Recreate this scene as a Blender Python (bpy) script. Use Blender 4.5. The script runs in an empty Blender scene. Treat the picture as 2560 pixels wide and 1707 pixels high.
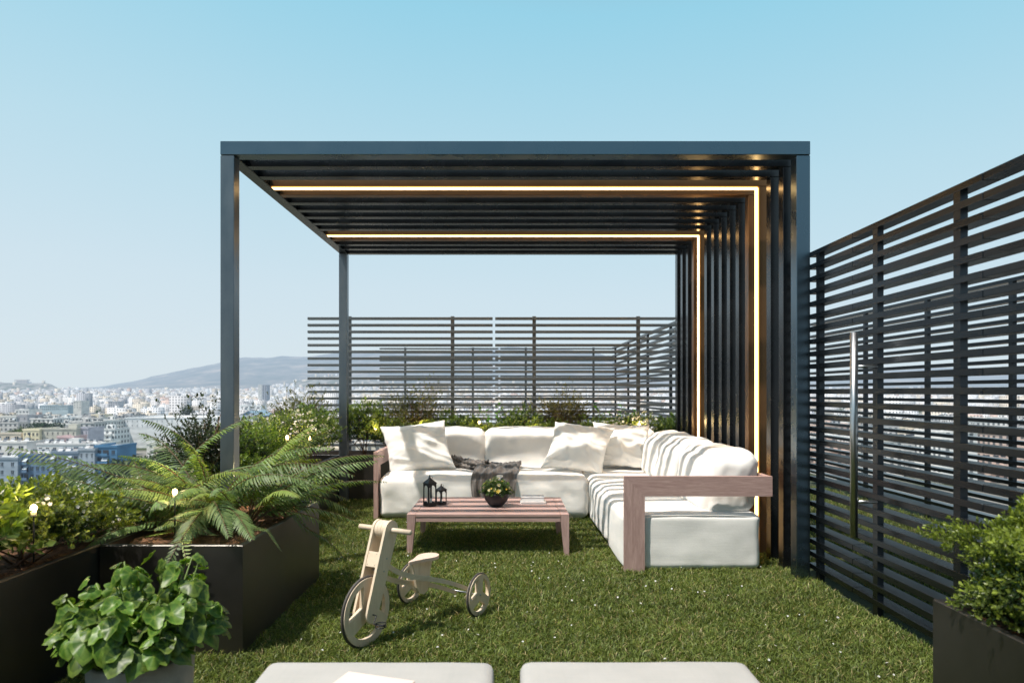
import bpy, math, random
import numpy as np
from mathutils import Vector, Matrix, noise
R = math.radians
random.seed(7)
rng = np.random.default_rng(7)
scene = bpy.context.scene
COL = scene.collection
F = 1707.0          # focal length in photo pixels, used only to turn measured sizes into metres
CX, CY, EYE = 1268.0, 980.0, 1.2

# ------------------------------------------------------------------ helpers
def tag(o, label=None, cat=None, group=None, kind=None):
    if label: o['label'] = label
    if cat: o['category'] = cat
    if group: o['group'] = group
    if kind: o['kind'] = kind
    return o

def empty(name, loc, label, cat, group=None, rz=0.0):
    o = bpy.data.objects.new(name, None)
    o.empty_display_size = 0.05
    COL.objects.link(o)
    o.location = loc
    o.rotation_euler = (0, 0, rz)
    tag(o, label, cat, group)
    return o

def copy_tree(o, parent=None):
    c = o.copy(); COL.objects.link(c)
    if parent: c.parent = parent
    for ch in [x for x in bpy.data.objects if x.parent == o and x != c]:
        copy_tree(ch, c)
    return c

def finish(me, name, mat, parent, smooth=False, world=True):
    if smooth:
        me.polygons.foreach_set('use_smooth', np.ones(len(me.polygons), dtype=bool))
    if isinstance(mat, (list, tuple)):
        for m in mat: me.materials.append(m)
    elif mat: me.materials.append(mat)
    o = bpy.data.objects.new(name, me)
    COL.objects.link(o)
    if parent is not None:
        if world:
            L = Vector(parent.location)
            p = parent.parent
            while p: L += Vector(p.location); p = p.parent
            me.transform(Matrix.Translation(-L))
        o.parent = parent
    return o

class MB:
    def __init__(s): s.v = []; s.f = []; s.mi = []
    def add(s, vs, fs, mi=0):
        b = len(s.v); s.v += [tuple(x) for x in vs]
        for f in fs: s.f.append(tuple(b + i for i in f)); s.mi.append(mi)
        return s
    def box(s, x0, x1, y0, y1, z0, z1, mi=0, bev=0.0):
        if bev > 0:
            b = bev
            # chamfered box: 24 verts
            vs = []; idx = {}
            for i, x in enumerate((x0, x1)):
                for j, y in enumerate((y0, y1)):
                    for k, z in enumerate((z0, z1)):
                        sx = b if i == 0 else -b; sy = b if j == 0 else -b; sz = b if k == 0 else -b
                        idx[(i,j,k,'x')] = len(vs); vs.append((x, y+sy, z+sz))
                        idx[(i,j,k,'y')] = len(vs); vs.append((x+sx, y, z+sz))
                        idx[(i,j,k,'z')] = len(vs); vs.append((x+sx, y+sy, z))
            g = lambda i,j,k,a: idx[(i,j,k,a)]
            fs = [(g(0,0,0,'x'),g(0,0,1,'x'),g(0,1,1,'x'),g(0,1,0,'x')),(g(1,0,0,'x'),g(1,1,0,'x'),g(1,1,1,'x'),g(1,0,1,'x')),
                  (g(0,0,0,'y'),g(1,0,0,'y'),g(1,0,1,'y'),g(0,0,1,'y')),(g(0,1,0,'y'),g(0,1,1,'y'),g(1,1,1,'y'),g(1,1,0,'y')),
                  (g(0,0,0,'z'),g(0,1,0,'z'),g(1,1,0,'z'),g(1,0,0,'z')),(g(0,0,1,'z'),g(1,0,1,'z'),g(1,1,1,'z'),g(0,1,1,'z'))]
            for i in (0,1):
                for j in (0,1):
                    q = (g(i,j,0,'x'),g(i,j,1,'x'),g(i,j,1,'y'),g(i,j,0,'y')); fs.append(q if (i+j)%2 else q[::-1])
                    q = (g(i,0,j,'x'),g(i,1,j,'x'),g(i,1,j,'z'),g(i,0,j,'z')); fs.append(q[::-1] if (i+j)%2 else q)
                    q = (g(0,i,j,'y'),g(1,i,j,'y'),g(1,i,j,'z'),g(0,i,j,'z')); fs.append(q if (i+j)%2 else q[::-1])
            for i in (0,1):
                for j in (0,1):
                    for k in (0,1):
                        q = (g(i,j,k,'x'),g(i,j,k,'y'),g(i,j,k,'z')); fs.append(q if (i+j+k)%2 else q[::-1])
            return s.add(vs, fs, mi)
        vs = [(x0,y0,z0),(x1,y0,z0),(x1,y1,z0),(x0,y1,z0),(x0,y0,z1),(x1,y0,z1),(x1,y1,z1),(x0,y1,z1)]
        return s.add(vs, [(0,3,2,1),(4,5,6,7),(0,1,5,4),(1,2,6,5),(2,3,7,6),(3,0,4,7)], mi)
    def tube(s, pts, rads, seg=8, cap=True, mi=0):
        pts = [Vector(p) for p in pts]
        if not isinstance(rads, (list, tuple)): rads = [rads]*len(pts)
        rings = []; up = None
        for i, p in enumerate(pts):
            d = (pts[min(i+1, len(pts)-1)] - pts[max(i-1, 0)]).normalized()
            if up is None:
                up = d.orthogonal().normalized()
            else:
                up = (up - d*up.dot(d)).normalized()
            w = d.cross(up)
            rings.append([p + (up*math.cos(2*math.pi*k/seg) + w*math.sin(2*math.pi*k/seg))*rads[i] for k in range(seg)])
        vs = [q for r in rings for q in r]; fs = []
        for i in range(len(pts)-1):
            for k in range(seg):
                a = i*seg+k; b = i*seg+(k+1)%seg
                fs.append((a, b, b+seg, a+seg))
        if cap:
            fs.append(tuple(range(seg))[::-1]); fs.append(tuple((len(pts)-1)*seg+k for k in range(seg)))
        return s.add(vs, fs, mi)
    def lathe(s, prof, c=(0,0,0), seg=24, mi=0):
        vs = []; fs = []
        for r, z in prof:
            for k in range(seg):
                a = 2*math.pi*k/seg; vs.append((c[0]+r*math.cos(a), c[1]+r*math.sin(a), c[2]+z))
        for i in range(len(prof)-1):
            for k in range(seg):
                a = i*seg+k; b = i*seg+(k+1)%seg
                fs.append((a, b, b+seg, a+seg))
        return s.add(vs, fs, mi)
    def prism(s, poly, a0, a1, plane='xz', mi=0):
        n = len(poly)
        def P(u, v, a):
            return (u, a, v) if plane == 'xz' else ((a, u, v) if plane == 'yz' else (u, v, a))
        vs = [P(u, v, a0) for u, v in poly] + [P(u, v, a1) for u, v in poly]
        fs = [tuple(range(n)), tuple(range(n, 2*n))[::-1]] + [(i, (i+1)%n+0, (i+1)%n+n, i+n)[::-1] for i in range(n)]
        return s.add(vs, fs, mi)
    def xform(s, M, start=0):
        s.v[start:] = [tuple(M @ Vector(p)) for p in s.v[start:]]
        return s
    def build(s, name, mat, parent=None, smooth=False, world=True, fixn=True):
        me = bpy.data.meshes.new(name)
        me.from_pydata(s.v, [], s.f)
        if isinstance(mat, (list, tuple)):
            me.polygons.foreach_set('material_index', np.array(s.mi, dtype=np.int32))
        if fixn:
            import bmesh
            bm = bmesh.new(); bm.from_mesh(me); bmesh.ops.recalc_face_normals(bm, faces=bm.faces); bm.to_mesh(me); bm.free()
        me.update()
        o = finish(me, name, mat, parent, smooth, world)
        return o

def np_mesh(name, V, T, mat, parent=None, colors=None, smooth=False, world=True):
    """triangle/quad mesh straight from arrays; colors = per-face rgb"""
    me = bpy.data.meshes.new(name)
    n = T.shape[1]
    me.vertices.add(len(V)); me.vertices.foreach_set('co', np.ascontiguousarray(V, dtype=np.float32).ravel())
    me.loops.add(T.size); me.loops.foreach_set('vertex_index', np.ascontiguousarray(T, dtype=np.int32).ravel())
    me.polygons.add(len(T)); me.polygons.foreach_set('loop_start', np.arange(len(T), dtype=np.int32)*n)
    me.update(calc_edges=True)
    if colors is not None:
        a = me.attributes.new('tint', 'FLOAT_COLOR', 'FACE')
        c = np.ones((len(T), 4), dtype=np.float32); c[:, :3] = colors
        a.data.foreach_set('color', c.ravel())
    return finish(me, name, mat, parent, smooth, world)

# ------------------------------------------------------------------ materials
def newmat(name):
    m = bpy.data.materials.new(name); m.use_nodes = True
    nt = m.node_tree; nt.nodes.clear()
    return m, nt, nt.nodes.new('ShaderNodeOutputMaterial')
def N(nt, t, **kw):
    n = nt.nodes.new(t)
    for k, v in kw.items():
        if k in n.inputs: n.inputs[k].default_value = v
        else: setattr(n, k, v)
    return n
def L(nt, a, b): nt.links.new(a, b)
def ramp(nt, fac, stops):
    r = nt.nodes.new('ShaderNodeValToRGB'); e = r.color_ramp.elements
    while len(e) < len(stops): e.new(0.5)
    for i, (p, c) in enumerate(stops): e[i].position = p; e[i].color = (*c, 1)
    L(nt, fac, r.inputs[0]); return r.outputs[0]
def coords(nt, scale=(1,1,1), kind='Object'):
    tc = N(nt, 'ShaderNodeTexCoord'); mp = N(nt, 'ShaderNodeMapping'); mp.inputs['Scale'].default_value = scale
    L(nt, tc.outputs[kind], mp.inputs[0]); return mp.outputs[0]
def noise_n(nt, vec, scale, detail=4, rough=0.55):
    n = N(nt, 'ShaderNodeTexNoise', Scale=scale, Detail=detail, Roughness=rough)
    L(nt, vec, n.inputs['Vector']); return n.outputs[0]

def surf(name, c1, c2=None, scale=8, stretch=(1,1,1), rough=0.5, rough2=None, metal=0.0, bump=0.0, bscale=60, bdist=0.002, bstretch=None, sheen=0.0, spec=0.5, detail=5):
    m, nt, out = newmat(name)
    p = N(nt, 'ShaderNodeBsdfPrincipled', Roughness=rough, Metallic=metal)
    p.inputs['Specular IOR Level'].default_value = spec
    if sheen: p.inputs['Sheen Weight'].default_value = sheen
    v = coords(nt, stretch)
    if c2 is not None:
        f = noise_n(nt, v, scale, detail)
        L(nt, ramp(nt, f, [(0.3, c1), (0.7, c2)]), p.inputs['Base Color'])
        if rough2 is not None:
            mr = N(nt, 'ShaderNodeMapRange'); mr.inputs['To Min'].default_value = rough; mr.inputs['To Max'].default_value = rough2
            mr.inputs['From Min'].default_value = 0.3; mr.inputs['From Max'].default_value = 0.7
            L(nt, f, mr.inputs[0]); L(nt, mr.outputs[0], p.inputs['Roughness'])
    else: p.inputs['Base Color'].default_value = (*c1, 1)
    if bump:
        bv = coords(nt, bstretch or stretch)
        b = N(nt, 'ShaderNodeBump', Strength=bump, Distance=bdist)
        L(nt, noise_n(nt, bv, bscale, 3), b.inputs['Height']); L(nt, b.outputs[0], p.inputs['Normal'])
    L(nt, p.outputs[0], out.inputs[0])
    return m

def wood_mat(name, c1, c2, axis='x', rough=0.55):
    st = {'x': (2.0, 22, 22), 'y': (22, 2.0, 22), 'z': (22, 22, 2.0)}[axis]
    m, nt, out = newmat(name)
    p = N(nt, 'ShaderNodeBsdfPrincipled', Roughness=rough)
    v = coords(nt, st)
    w = N(nt, 'ShaderNodeTexNoise', Scale=2.2, Detail=8, Roughness=0.65, Distortion=1.2); L(nt, v, w.inputs['Vector'])
    fine = noise_n(nt, coords(nt, tuple(a*4 for a in st)), 3.0, 3)
    mx = N(nt, 'ShaderNodeMath', operation='MULTIPLY_ADD'); L(nt, fine, mx.inputs[0]); mx.inputs[1].default_value = 0.35; 
    L(nt, w.outputs[0], mx.inputs[2])
    L(nt, ramp(nt, mx.outputs[0], [(0.42, c1), (0.62, tuple(0.5*(a+b) for a, b in zip(c1, c2))), (0.85, c2)]), p.inputs['Base Color'])
    b = N(nt, 'ShaderNodeBump', Strength=0.25, Distance=0.001); L(nt, fine, b.inputs['Height']); L(nt, b.outputs[0], p.inputs['Normal'])
    L(nt, p.outputs[0], out.inputs[0]); return m

def fabric_mat(name, c, c2, weave=420, bump=0.35):
    m, nt, out = newmat(name)
    p = N(nt, 'ShaderNodeBsdfPrincipled', Roughness=0.9)
    p.inputs['Sheen Weight'].default_value = 0.25; p.inputs['Specular IOR Level'].default_value = 0.2
    v = coords(nt)
    f = noise_n(nt, v, 6, 4)
    n2 = noise_n(nt, coords(nt, (1, 1, 1)), weave*0.6, 2)
    sx = noise_n(nt, coords(nt, (weave*0.25, 6, weave*0.25)), 1.0, 2)
    sz = noise_n(nt, coords(nt, (6, weave*0.25, weave*0.25)), 1.0, 2)
    ad = N(nt, 'ShaderNodeMath', operation='ADD'); L(nt, sx, ad.inputs[0]); L(nt, sz, ad.inputs[1])
    ad2 = N(nt, 'ShaderNodeMath', operation='ADD'); L(nt, ad.outputs[0], ad2.inputs[0]); L(nt, n2, ad2.inputs[1])
    mm = N(nt, 'ShaderNodeMath', operation='MULTIPLY_ADD'); L(nt, ad2.outputs[0], mm.inputs[0]); mm.inputs[1].default_value = 0.22; L(nt, f, mm.inputs[2])
    L(nt, ramp(nt, mm.outputs[0], [(0.55, c2), (1.0, c)]), p.inputs['Base Color'])
    b = N(nt, 'ShaderNodeBump', Strength=bump, Distance=0.0012); L(nt, ad2.outputs[0], b.inputs['Height']); L(nt, b.outputs[0], p.inputs['Normal'])
    L(nt, p.outputs[0], out.inputs[0]); return m

def leaf_mat(name, trans=0.35, rough=0.45, tint=(1,1,1), sat_noise=0.25, nscale=30):
    m, nt, out = newmat(name)
    at = N(nt, 'ShaderNodeAttribute', attribute_name='tint')
    p = N(nt, 'ShaderNodeBsdfPrincipled', Roughness=rough)
    p.inputs['Specular IOR Level'].default_value = 0.45
    nn = noise_n(nt, coords(nt), nscale, 3)
    mr = N(nt, 'ShaderNodeMapRange'); mr.inputs['To Min'].default_value = 1-sat_noise; mr.inputs['To Max'].default_value = 1+sat_noise
    L(nt, nn, mr.inputs[0])
    hs = N(nt, 'ShaderNodeHueSaturation'); L(nt, at.outputs['Color'], hs.inputs['Color']); L(nt, mr.outputs[0], hs.inputs['Value'])
    L(nt, hs.outputs[0], p.inputs['Base Color'])
    tr = N(nt, 'ShaderNodeBsdfTranslucent')
    mc = N(nt, 'ShaderNodeMix', data_type='RGBA', blend_type='MULTIPLY'); mc.inputs[0].default_value = 1.0
    L(nt, hs.outputs[0], mc.inputs[6]); mc.inputs[7].default_value = (1.5, 1.55, 0.6, 1)
    L(nt, mc.outputs[2], tr.inputs[0])
    ms = N(nt, 'ShaderNodeMixShader'); ms.inputs[0].default_value = trans
    L(nt, p.outputs[0], ms.inputs[1]); L(nt, tr.outputs[0], ms.inputs[2]); L(nt, ms.outputs[0], out.inputs[0])
    return m

def emit_mat(name, c, s):
    m, nt, out = newmat(name)
    e = N(nt, 'ShaderNodeEmission', Strength=s); e.inputs[0].default_value = (*c, 1)
    L(nt, e.outputs[0], out.inputs[0]); return m

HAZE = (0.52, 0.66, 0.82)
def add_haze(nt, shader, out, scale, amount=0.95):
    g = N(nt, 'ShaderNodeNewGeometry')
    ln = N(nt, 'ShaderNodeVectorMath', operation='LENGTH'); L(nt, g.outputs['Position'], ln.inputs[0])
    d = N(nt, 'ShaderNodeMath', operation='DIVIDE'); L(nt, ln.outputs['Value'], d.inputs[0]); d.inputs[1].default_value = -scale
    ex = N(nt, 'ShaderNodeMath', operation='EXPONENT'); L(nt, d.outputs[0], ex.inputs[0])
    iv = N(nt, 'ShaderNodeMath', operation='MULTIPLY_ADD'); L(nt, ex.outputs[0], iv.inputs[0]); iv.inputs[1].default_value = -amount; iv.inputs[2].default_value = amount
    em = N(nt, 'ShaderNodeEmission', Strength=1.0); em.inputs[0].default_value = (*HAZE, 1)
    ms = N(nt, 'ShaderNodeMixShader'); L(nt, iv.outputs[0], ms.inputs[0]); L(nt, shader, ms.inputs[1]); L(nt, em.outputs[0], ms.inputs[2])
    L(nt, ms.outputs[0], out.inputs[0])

METAL = surf('charcoal powder coat', (0.038,0.039,0.041), (0.048,0.049,0.051), scale=5, rough=0.22, rough2=0.30, metal=0.88)  # inner copy of the pergola coat, its shaded darkness put into the colour
METAL_SKY = surf('front frame coat with painted sky tint', (0.092,0.135,0.168), (0.105,0.150,0.184), scale=5, rough=0.24, rough2=0.32, metal=0.95)  # same coat as the slats, with reflected sky blue put into the colour
METAL_GLOW = surf('powder coat with painted led glow', (0.15,0.075,0.03), (0.18,0.09,0.036), scale=5, rough=0.36, rough2=0.42, metal=0.6)  # same coat again, orange spill from the light strips painted into it
METALP = surf('mottled post coat', (0.10,0.125,0.145), (0.15,0.175,0.195), scale=9, stretch=(1,1,0.35), rough=0.28, rough2=0.42, metal=0.72, detail=8)  # paler, mottled version of the frame coat for the left posts
FENCEB = surf('back fence coat', (0.115,0.125,0.13), (0.15,0.16,0.165), scale=1.6, stretch=(0.5,0.5,10), rough=0.35, rough2=0.45, metal=0.55)
METALF = surf('fence powder coat', (0.028,0.034,0.040), (0.052,0.060,0.068), scale=1.6, stretch=(0.5,0.5,10), rough=0.24, rough2=0.33, metal=0.93)
PLANTER = surf('planter steel', (0.082,0.078,0.072), (0.115,0.108,0.10), scale=2.5, rough=0.34, rough2=0.5, metal=0.9, detail=9, bump=0.1, bscale=500, bdist=0.0005)
CHROME = surf('brushed steel', (0.42,0.44,0.46), (0.5,0.5,0.5), scale=30, stretch=(1,1,0.05), rough=0.28, rough2=0.38, metal=1.0)
SOIL = surf('bark mulch', (0.05,0.022,0.01), (0.26,0.13,0.065), scale=26, rough=0.95, bump=1.0, bscale=50, bdist=0.02, stretch=(1,1.8,1))
WOODX = wood_mat('weathered teak x', (0.58,0.40,0.36), (0.37,0.235,0.21), 'x')
WOODY = wood_mat('weathered teak y', (0.58,0.40,0.36), (0.37,0.235,0.21), 'y')
WOODZ = wood_mat('weathered teak z', (0.58,0.40,0.36), (0.37,0.235,0.21), 'z')
PLY = wood_mat('birch plywood', (0.84,0.71,0.55), (0.70,0.56,0.41), 'z', 0.5)
PLYX = wood_mat('birch plywood rails', (0.84,0.71,0.55), (0.70,0.56,0.41), 'x', 0.5)
FABRIC = fabric_mat('off-white outdoor fabric', (0.88,0.86,0.825), (0.78,0.76,0.73))
FABRIC2 = fabric_mat('cushion fabric', (0.89,0.87,0.83), (0.80,0.78,0.745), weave=700, bump=0.2)
GREYFAB = fabric_mat('light grey fabric', (0.47,0.452,0.43), (0.40,0.39,0.37), weave=300)
THROW = surf('taupe throw', (0.035,0.029,0.026), (0.14,0.12,0.105), scale=9, stretch=(6,1,1), rough=0.5, sheen=0.4, bump=0.3, bscale=300, bdist=0.001)
BLACK = surf('black iron', (0.012,0.012,0.014), (0.022,0.022,0.025), scale=20, rough=0.42, metal=0.3, bump=0.1, bscale=300)
BOWLM = surf('black ceramic', (0.014,0.015,0.018), (0.022,0.022,0.026), scale=9, rough=0.5, bump=0.1, bscale=120)
CANDLE = surf('wax', (0.85,0.80,0.74), rough=0.5)
CONC = surf('grey concrete', (0.34,0.30,0.28), (0.50,0.45,0.42), scale=14, rough=0.9, bump=0.5, bscale=160, bdist=0.002, detail=9)
RUBBER = surf('rubber', (0.06,0.052,0.048), (0.10,0.09,0.082), rough=0.65)
PAPER = surf('paper', (0.78,0.76,0.74), (0.7,0.68,0.67), scale=30, stretch=(1,1,40), rough=0.7)
PINKP = surf('pale pink paper', (0.85,0.68,0.6), (0.8,0.62,0.55), scale=4, rough=0.7)
COVER = surf('marbled cover', (0.30,0.30,0.33), (0.75,0.74,0.74), scale=26, rough=0.4, detail=8)
BARK = surf('brown twig', (0.10,0.055,0.03), (0.20,0.12,0.07), scale=60, rough=0.85)
LED = emit_mat('warm led', (1.0, 0.58, 0.22), 13.0)
LED_HALO = emit_mat('warm led halo', (1.0, 0.45, 0.10), 1.0)  # glow around the strips, drawn as orange emissive borders
BULB = emit_mat('warm bulb', (1.0, 0.66, 0.30), 20.0)
LEAF = leaf_mat('leaf', 0.35, 0.35)
FERNM = leaf_mat('fern leaf', 0.32, 0.5)
GRASSM = leaf_mat('grass blade', 0.30, 0.5, nscale=3)
ROUNDL = leaf_mat('round glossy leaf', 0.25, 0.42, sat_noise=0.55, nscale=45)
PETAL = leaf_mat('petal', 0.3, 0.6, sat_noise=0.1)

# ------------------------------------------------------------------ world, sun, camera
SUN = Vector((0.41, 0.30, -1.0)).normalized()
w = bpy.data.worlds.new('World'); scene.world = w; w.use_nodes = True
nt = w.node_tree; nt.nodes.clear()
wo = nt.nodes.new('ShaderNodeOutputWorld')
sky = nt.nodes.new('ShaderNodeTexSky'); sky.sky_type = 'NISHITA'; sky.sun_disc = False
sky.sun_elevation = math.asin(-SUN.z); sky.sun_rotation = math.atan2(-SUN.x, -SUN.y)
sky.air_density = 1.0; sky.dust_density = 1.2; sky.ozone_density = 1.2
b1 = N(nt, 'ShaderNodeBackground', Strength=0.08); L(nt, sky.outputs[0], b1.inputs[0])
tc = N(nt, 'ShaderNodeTexCoord'); sp = N(nt, 'ShaderNodeSeparateXYZ'); L(nt, tc.outputs['Generated'], sp.inputs[0])
nz = N(nt, 'ShaderNodeTexNoise', Scale=1.5, Detail=3); L(nt, tc.outputs['Generated'], nz.inputs['Vector'])
ma = N(nt, 'ShaderNodeMath', operation='MULTIPLY_ADD'); L(nt, nz.outputs[0], ma.inputs[0]); ma.inputs[1].default_value = 0.05; sxm = N(nt, 'ShaderNodeMath', operation='MULTIPLY_ADD'); L(nt, sp.outputs['X'], sxm.inputs[0]); sxm.inputs[1].default_value = 0.05; L(nt, sp.outputs['Z'], sxm.inputs[2]); L(nt, sxm.outputs[0], ma.inputs[2])
cr = ramp(nt, ma.outputs[0], [(0.0, (0.74,0.84,0.90)), (0.03, (0.73,0.835,0.90)), (0.16, (0.67,0.82,0.905)), (0.33, (0.53,0.78,0.895)), (0.52, (0.34,0.70,0.87)), (0.72, (0.26,0.42,0.54)), (1.0, (0.19,0.25,0.32))])
b2 = N(nt, 'ShaderNodeBackground', Strength=1.0); L(nt, cr, b2.inputs[0])
mxs = N(nt, 'ShaderNodeMixShader'); mxs.inputs[0].default_value = 0.9
L(nt, b1.outputs[0], mxs.inputs[1]); L(nt, b2.outputs[0], mxs.inputs[2]); L(nt, mxs.outputs[0], wo.inputs[0])

sl = bpy.data.lights.new('sun', 'SUN'); sl.energy = 5.5; sl.angle = R(0.9); sl.color = (1.0, 0.93, 0.84)
so = bpy.data.objects.new('sun', sl); COL.objects.link(so); so.rotation_euler = SUN.to_track_quat('-Z', 'Y').to_euler(); so.location = (-5,-4,12)

cam = bpy.data.cameras.new('camera'); co = bpy.data.objects.new('camera', cam); COL.objects.link(co)
co.location = (0, 0, EYE); co.rotation_euler = (R(90), 0, 0)
cam.lens = 24; cam.sensor_width = 36; cam.shift_x = (1280-CX)/2560; cam.shift_y = (CY-853.5)/2560
cam.clip_start = 0.05; cam.clip_end = 40000
cam.dof.use_dof = True; cam.dof.focus_distance = 4.8; cam.dof.aperture_fstop = 3.2
scene.camera = co
scene.view_settings.view_transform = 'Standard'; scene.view_settings.look = 'None'; scene.view_settings.exposure = 0
scene.cycles.max_bounces = 8; scene.cycles.transparent_max_bounces = 8
try:
    scene.cycles.use_denoising = True
    scene.cycles.sample_clamp_indirect = 6.0
except Exception: pass

# ------------------------------------------------------------------ leaf arrays
def norm(a): return a/np.maximum(np.linalg.norm(a, axis=1, keepdims=True), 1e-9)
def leaves(P, D, Nn, Ln, Wd, fold=0.25, mid=0.55, droop=0.0):
    """folded 5-vertex leaf -> V, T"""
    D = norm(D); S = norm(np.cross(D, Nn)); U = np.cross(S, D)
    Ln = Ln[:, None]; Wd = Wd[:, None]
    b = P; m = P + D*Ln*mid - U*Wd*fold*0.5
    l = P + D*Ln*(mid+0.02) - S*Wd*0.5 + U*Wd*fold*0.5
    r = P + D*Ln*(mid+0.02) + S*Wd*0.5 + U*Wd*fold*0.5
    t = P + D*Ln - U*Ln*droop
    V = np.stack([b, l, m, r, t], 1).reshape(-1, 3)
    k = np.arange(len(P))[:, None, None]*5
    T = (k + np.array([[0,2,1],[0,3,2],[1,2,4],[2,3,4]])[None]).reshape(-1, 3)
    return V, T
def rand_dirs(n, r=rng):
    v = r.normal(size=(n, 3)); return norm(v)

def shrub(name, label, cat, c, rad, h, n, leaf, group=None, seed=1, tipcol=(0.26,0.34,0.06), incol=(0.035,0.075,0.018), k=8,
          flowers=0, fl_size=0.012, spiky=0.25, up=0.5, open_=0.35, stems=9, fl_zone=(-1, 1)):
    """a thing: foliage (rosettes at twig ends + inner leaves), stem mesh, optional blossom"""
    r = np.random.default_rng(seed); cx, cy, cz = c; rx, ry = rad if isinstance(rad, tuple) else (rad, rad)
    rx *= 1.15; ry *= 1.12; h *= 1.28; n = int(n*1.6)
    root = empty(name, c, label, cat, group)
    d = rand_dirs(n, r); d[:, 2] = np.where(d[:, 2] < -0.25, -d[:, 2], d[:, 2])
    nf = np.array([noise.noise(Vector((a*1.8+seed, b*1.8, cc*1.8))) for a, b, cc in d])
    nf2 = np.array([noise.noise(Vector((a*4.3+seed*3, b*4.3, cc*4.3))) for a, b, cc in d])
    s = (1 - open_*r.random(n)**1.3) * (1 + 0.45*nf + spiky*nf2)
    hc = h*0.5
    T0 = np.stack([d[:, 0]*rx*s, d[:, 1]*ry*s, hc + d[:, 2]*hc*s], 1)
    T0[:, 2] = np.maximum(T0[:, 2], 0.01)
    tw = norm(d*np.array([1, 1, 0.6]) + np.array([0, 0, up]) + 0.35*rand_dirs(n, r))
    # rosettes
    P = np.repeat(T0, k, 0); D0 = np.repeat(tw, k, 0)
    rr = rand_dirs(n*k, r); side = norm(rr - D0*np.sum(rr*D0, 1, keepdims=True))
    lvl = np.tile(np.arange(k)/k, n)[:, None]
    P = P - D0*lvl*leaf*1.6
    D = norm(D0*(0.95-0.75*lvl) + side*(0.55+0.5*lvl))
    Nn = norm(D0 - D*np.sum(D0*D, 1, keepdims=True) + 0.25*rand_dirs(n*k, r))
    Ln = leaf*(0.65+0.5*r.random(n*k)); Wd = Ln*(0.48+0.15*r.random(n*k))
    V1, F1 = leaves(P, D, Nn, Ln, Wd)
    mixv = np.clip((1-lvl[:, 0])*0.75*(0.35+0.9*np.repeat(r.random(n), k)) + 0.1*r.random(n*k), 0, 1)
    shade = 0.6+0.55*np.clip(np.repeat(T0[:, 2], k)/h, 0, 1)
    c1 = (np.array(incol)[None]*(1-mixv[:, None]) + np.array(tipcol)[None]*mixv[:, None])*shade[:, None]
    # inner fill
    m = int(n*k*0.45); q = rand_dirs(m, r); q[:, 2] = np.abs(q[:, 2])*np.where(r.random(m) < 0.8, 1, -0.3)
    s2 = r.random(m)**0.5*0.82
    Pi = np.stack([q[:, 0]*rx*s2, q[:, 1]*ry*s2, hc*0.95 + q[:, 2]*hc*s2*0.95 - 0.1*hc], 1)
    Pi[:, 2] = np.maximum(Pi[:, 2], 0.01)
    V2, F2 = leaves(Pi, rand_dirs(m, r), rand_dirs(m, r), np.full(m, leaf), np.full(m, leaf*0.5))
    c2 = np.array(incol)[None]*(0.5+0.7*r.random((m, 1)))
    V = np.concatenate([V1, V2]); Fc = np.concatenate([F1, F2+len(V1)])
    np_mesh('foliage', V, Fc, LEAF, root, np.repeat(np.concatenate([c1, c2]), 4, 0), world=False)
    mb = MB()
    for i in range(stems):
        j = r.integers(0, n); e = T0[j]*0.95; a = r.normal(size=2)*0.02
        mid = (e[0]*0.4+r.normal()*0.02, e[1]*0.4+r.normal()*0.02, e[2]*0.5)
        mb.tube([(a[0], a[1], -0.005), mid, tuple(e)], [0.005, 0.0035, 0.0012], 5)
        for q2 in range(3):
            j2 = r.integers(0, n); e2 = T0[j2]
            if np.linalg.norm(e2-np.array(mid)) < max(rx, h)*0.8: mb.tube([mid, tuple((np.array(mid)+e2)/2+r.normal(size=3)*0.01), tuple(e2)], [0.0025, 0.002, 0.001], 4)
    mb.build('stem', BARK, root, True, world=False, fixn=False)
    if flowers:
        idx = r.choice(n, size=min(n, flowers), replace=False)
        idx = [i for i in idx if T0[i, 2] > h*0.3 and fl_zone[0] <= T0[i, 0]/rx <= fl_zone[1]]
        PP, DD, NN = [], [], []
        for i in idx:
            for q2 in range(r.integers(2, 6)):
                ctr = T0[i] + tw[i]*leaf*0.7 + r.normal(size=3)*leaf*0.45
                ax = norm((tw[i]+0.5*r.normal(size=3))[None])[0]; o1 = norm(np.cross(ax, r.normal(size=3))[None])[0]; o2 = np.cross(ax, o1)
                for a in range(5):
                    an = a*2*math.pi/5; PP.append(ctr); DD.append(o1*math.cos(an)+o2*math.sin(an)+ax*0.3); NN.append(ax)
        if PP:
            PP = np.array(PP); Vp, Fp = leaves(PP, np.array(DD), np.array(NN), np.full(len(PP), fl_size), np.full(len(PP), fl_size*0.75), fold=0.1, mid=0.6)
            cc = np.tile(np.array([[0.80, 0.74, 0.76]]), (len(Fp), 1))*(0.85+0.2*r.random((len(Fp), 1)))
            np_mesh('blossom', Vp, Fp, PETAL, root, cc, world=False)
    return root

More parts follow.
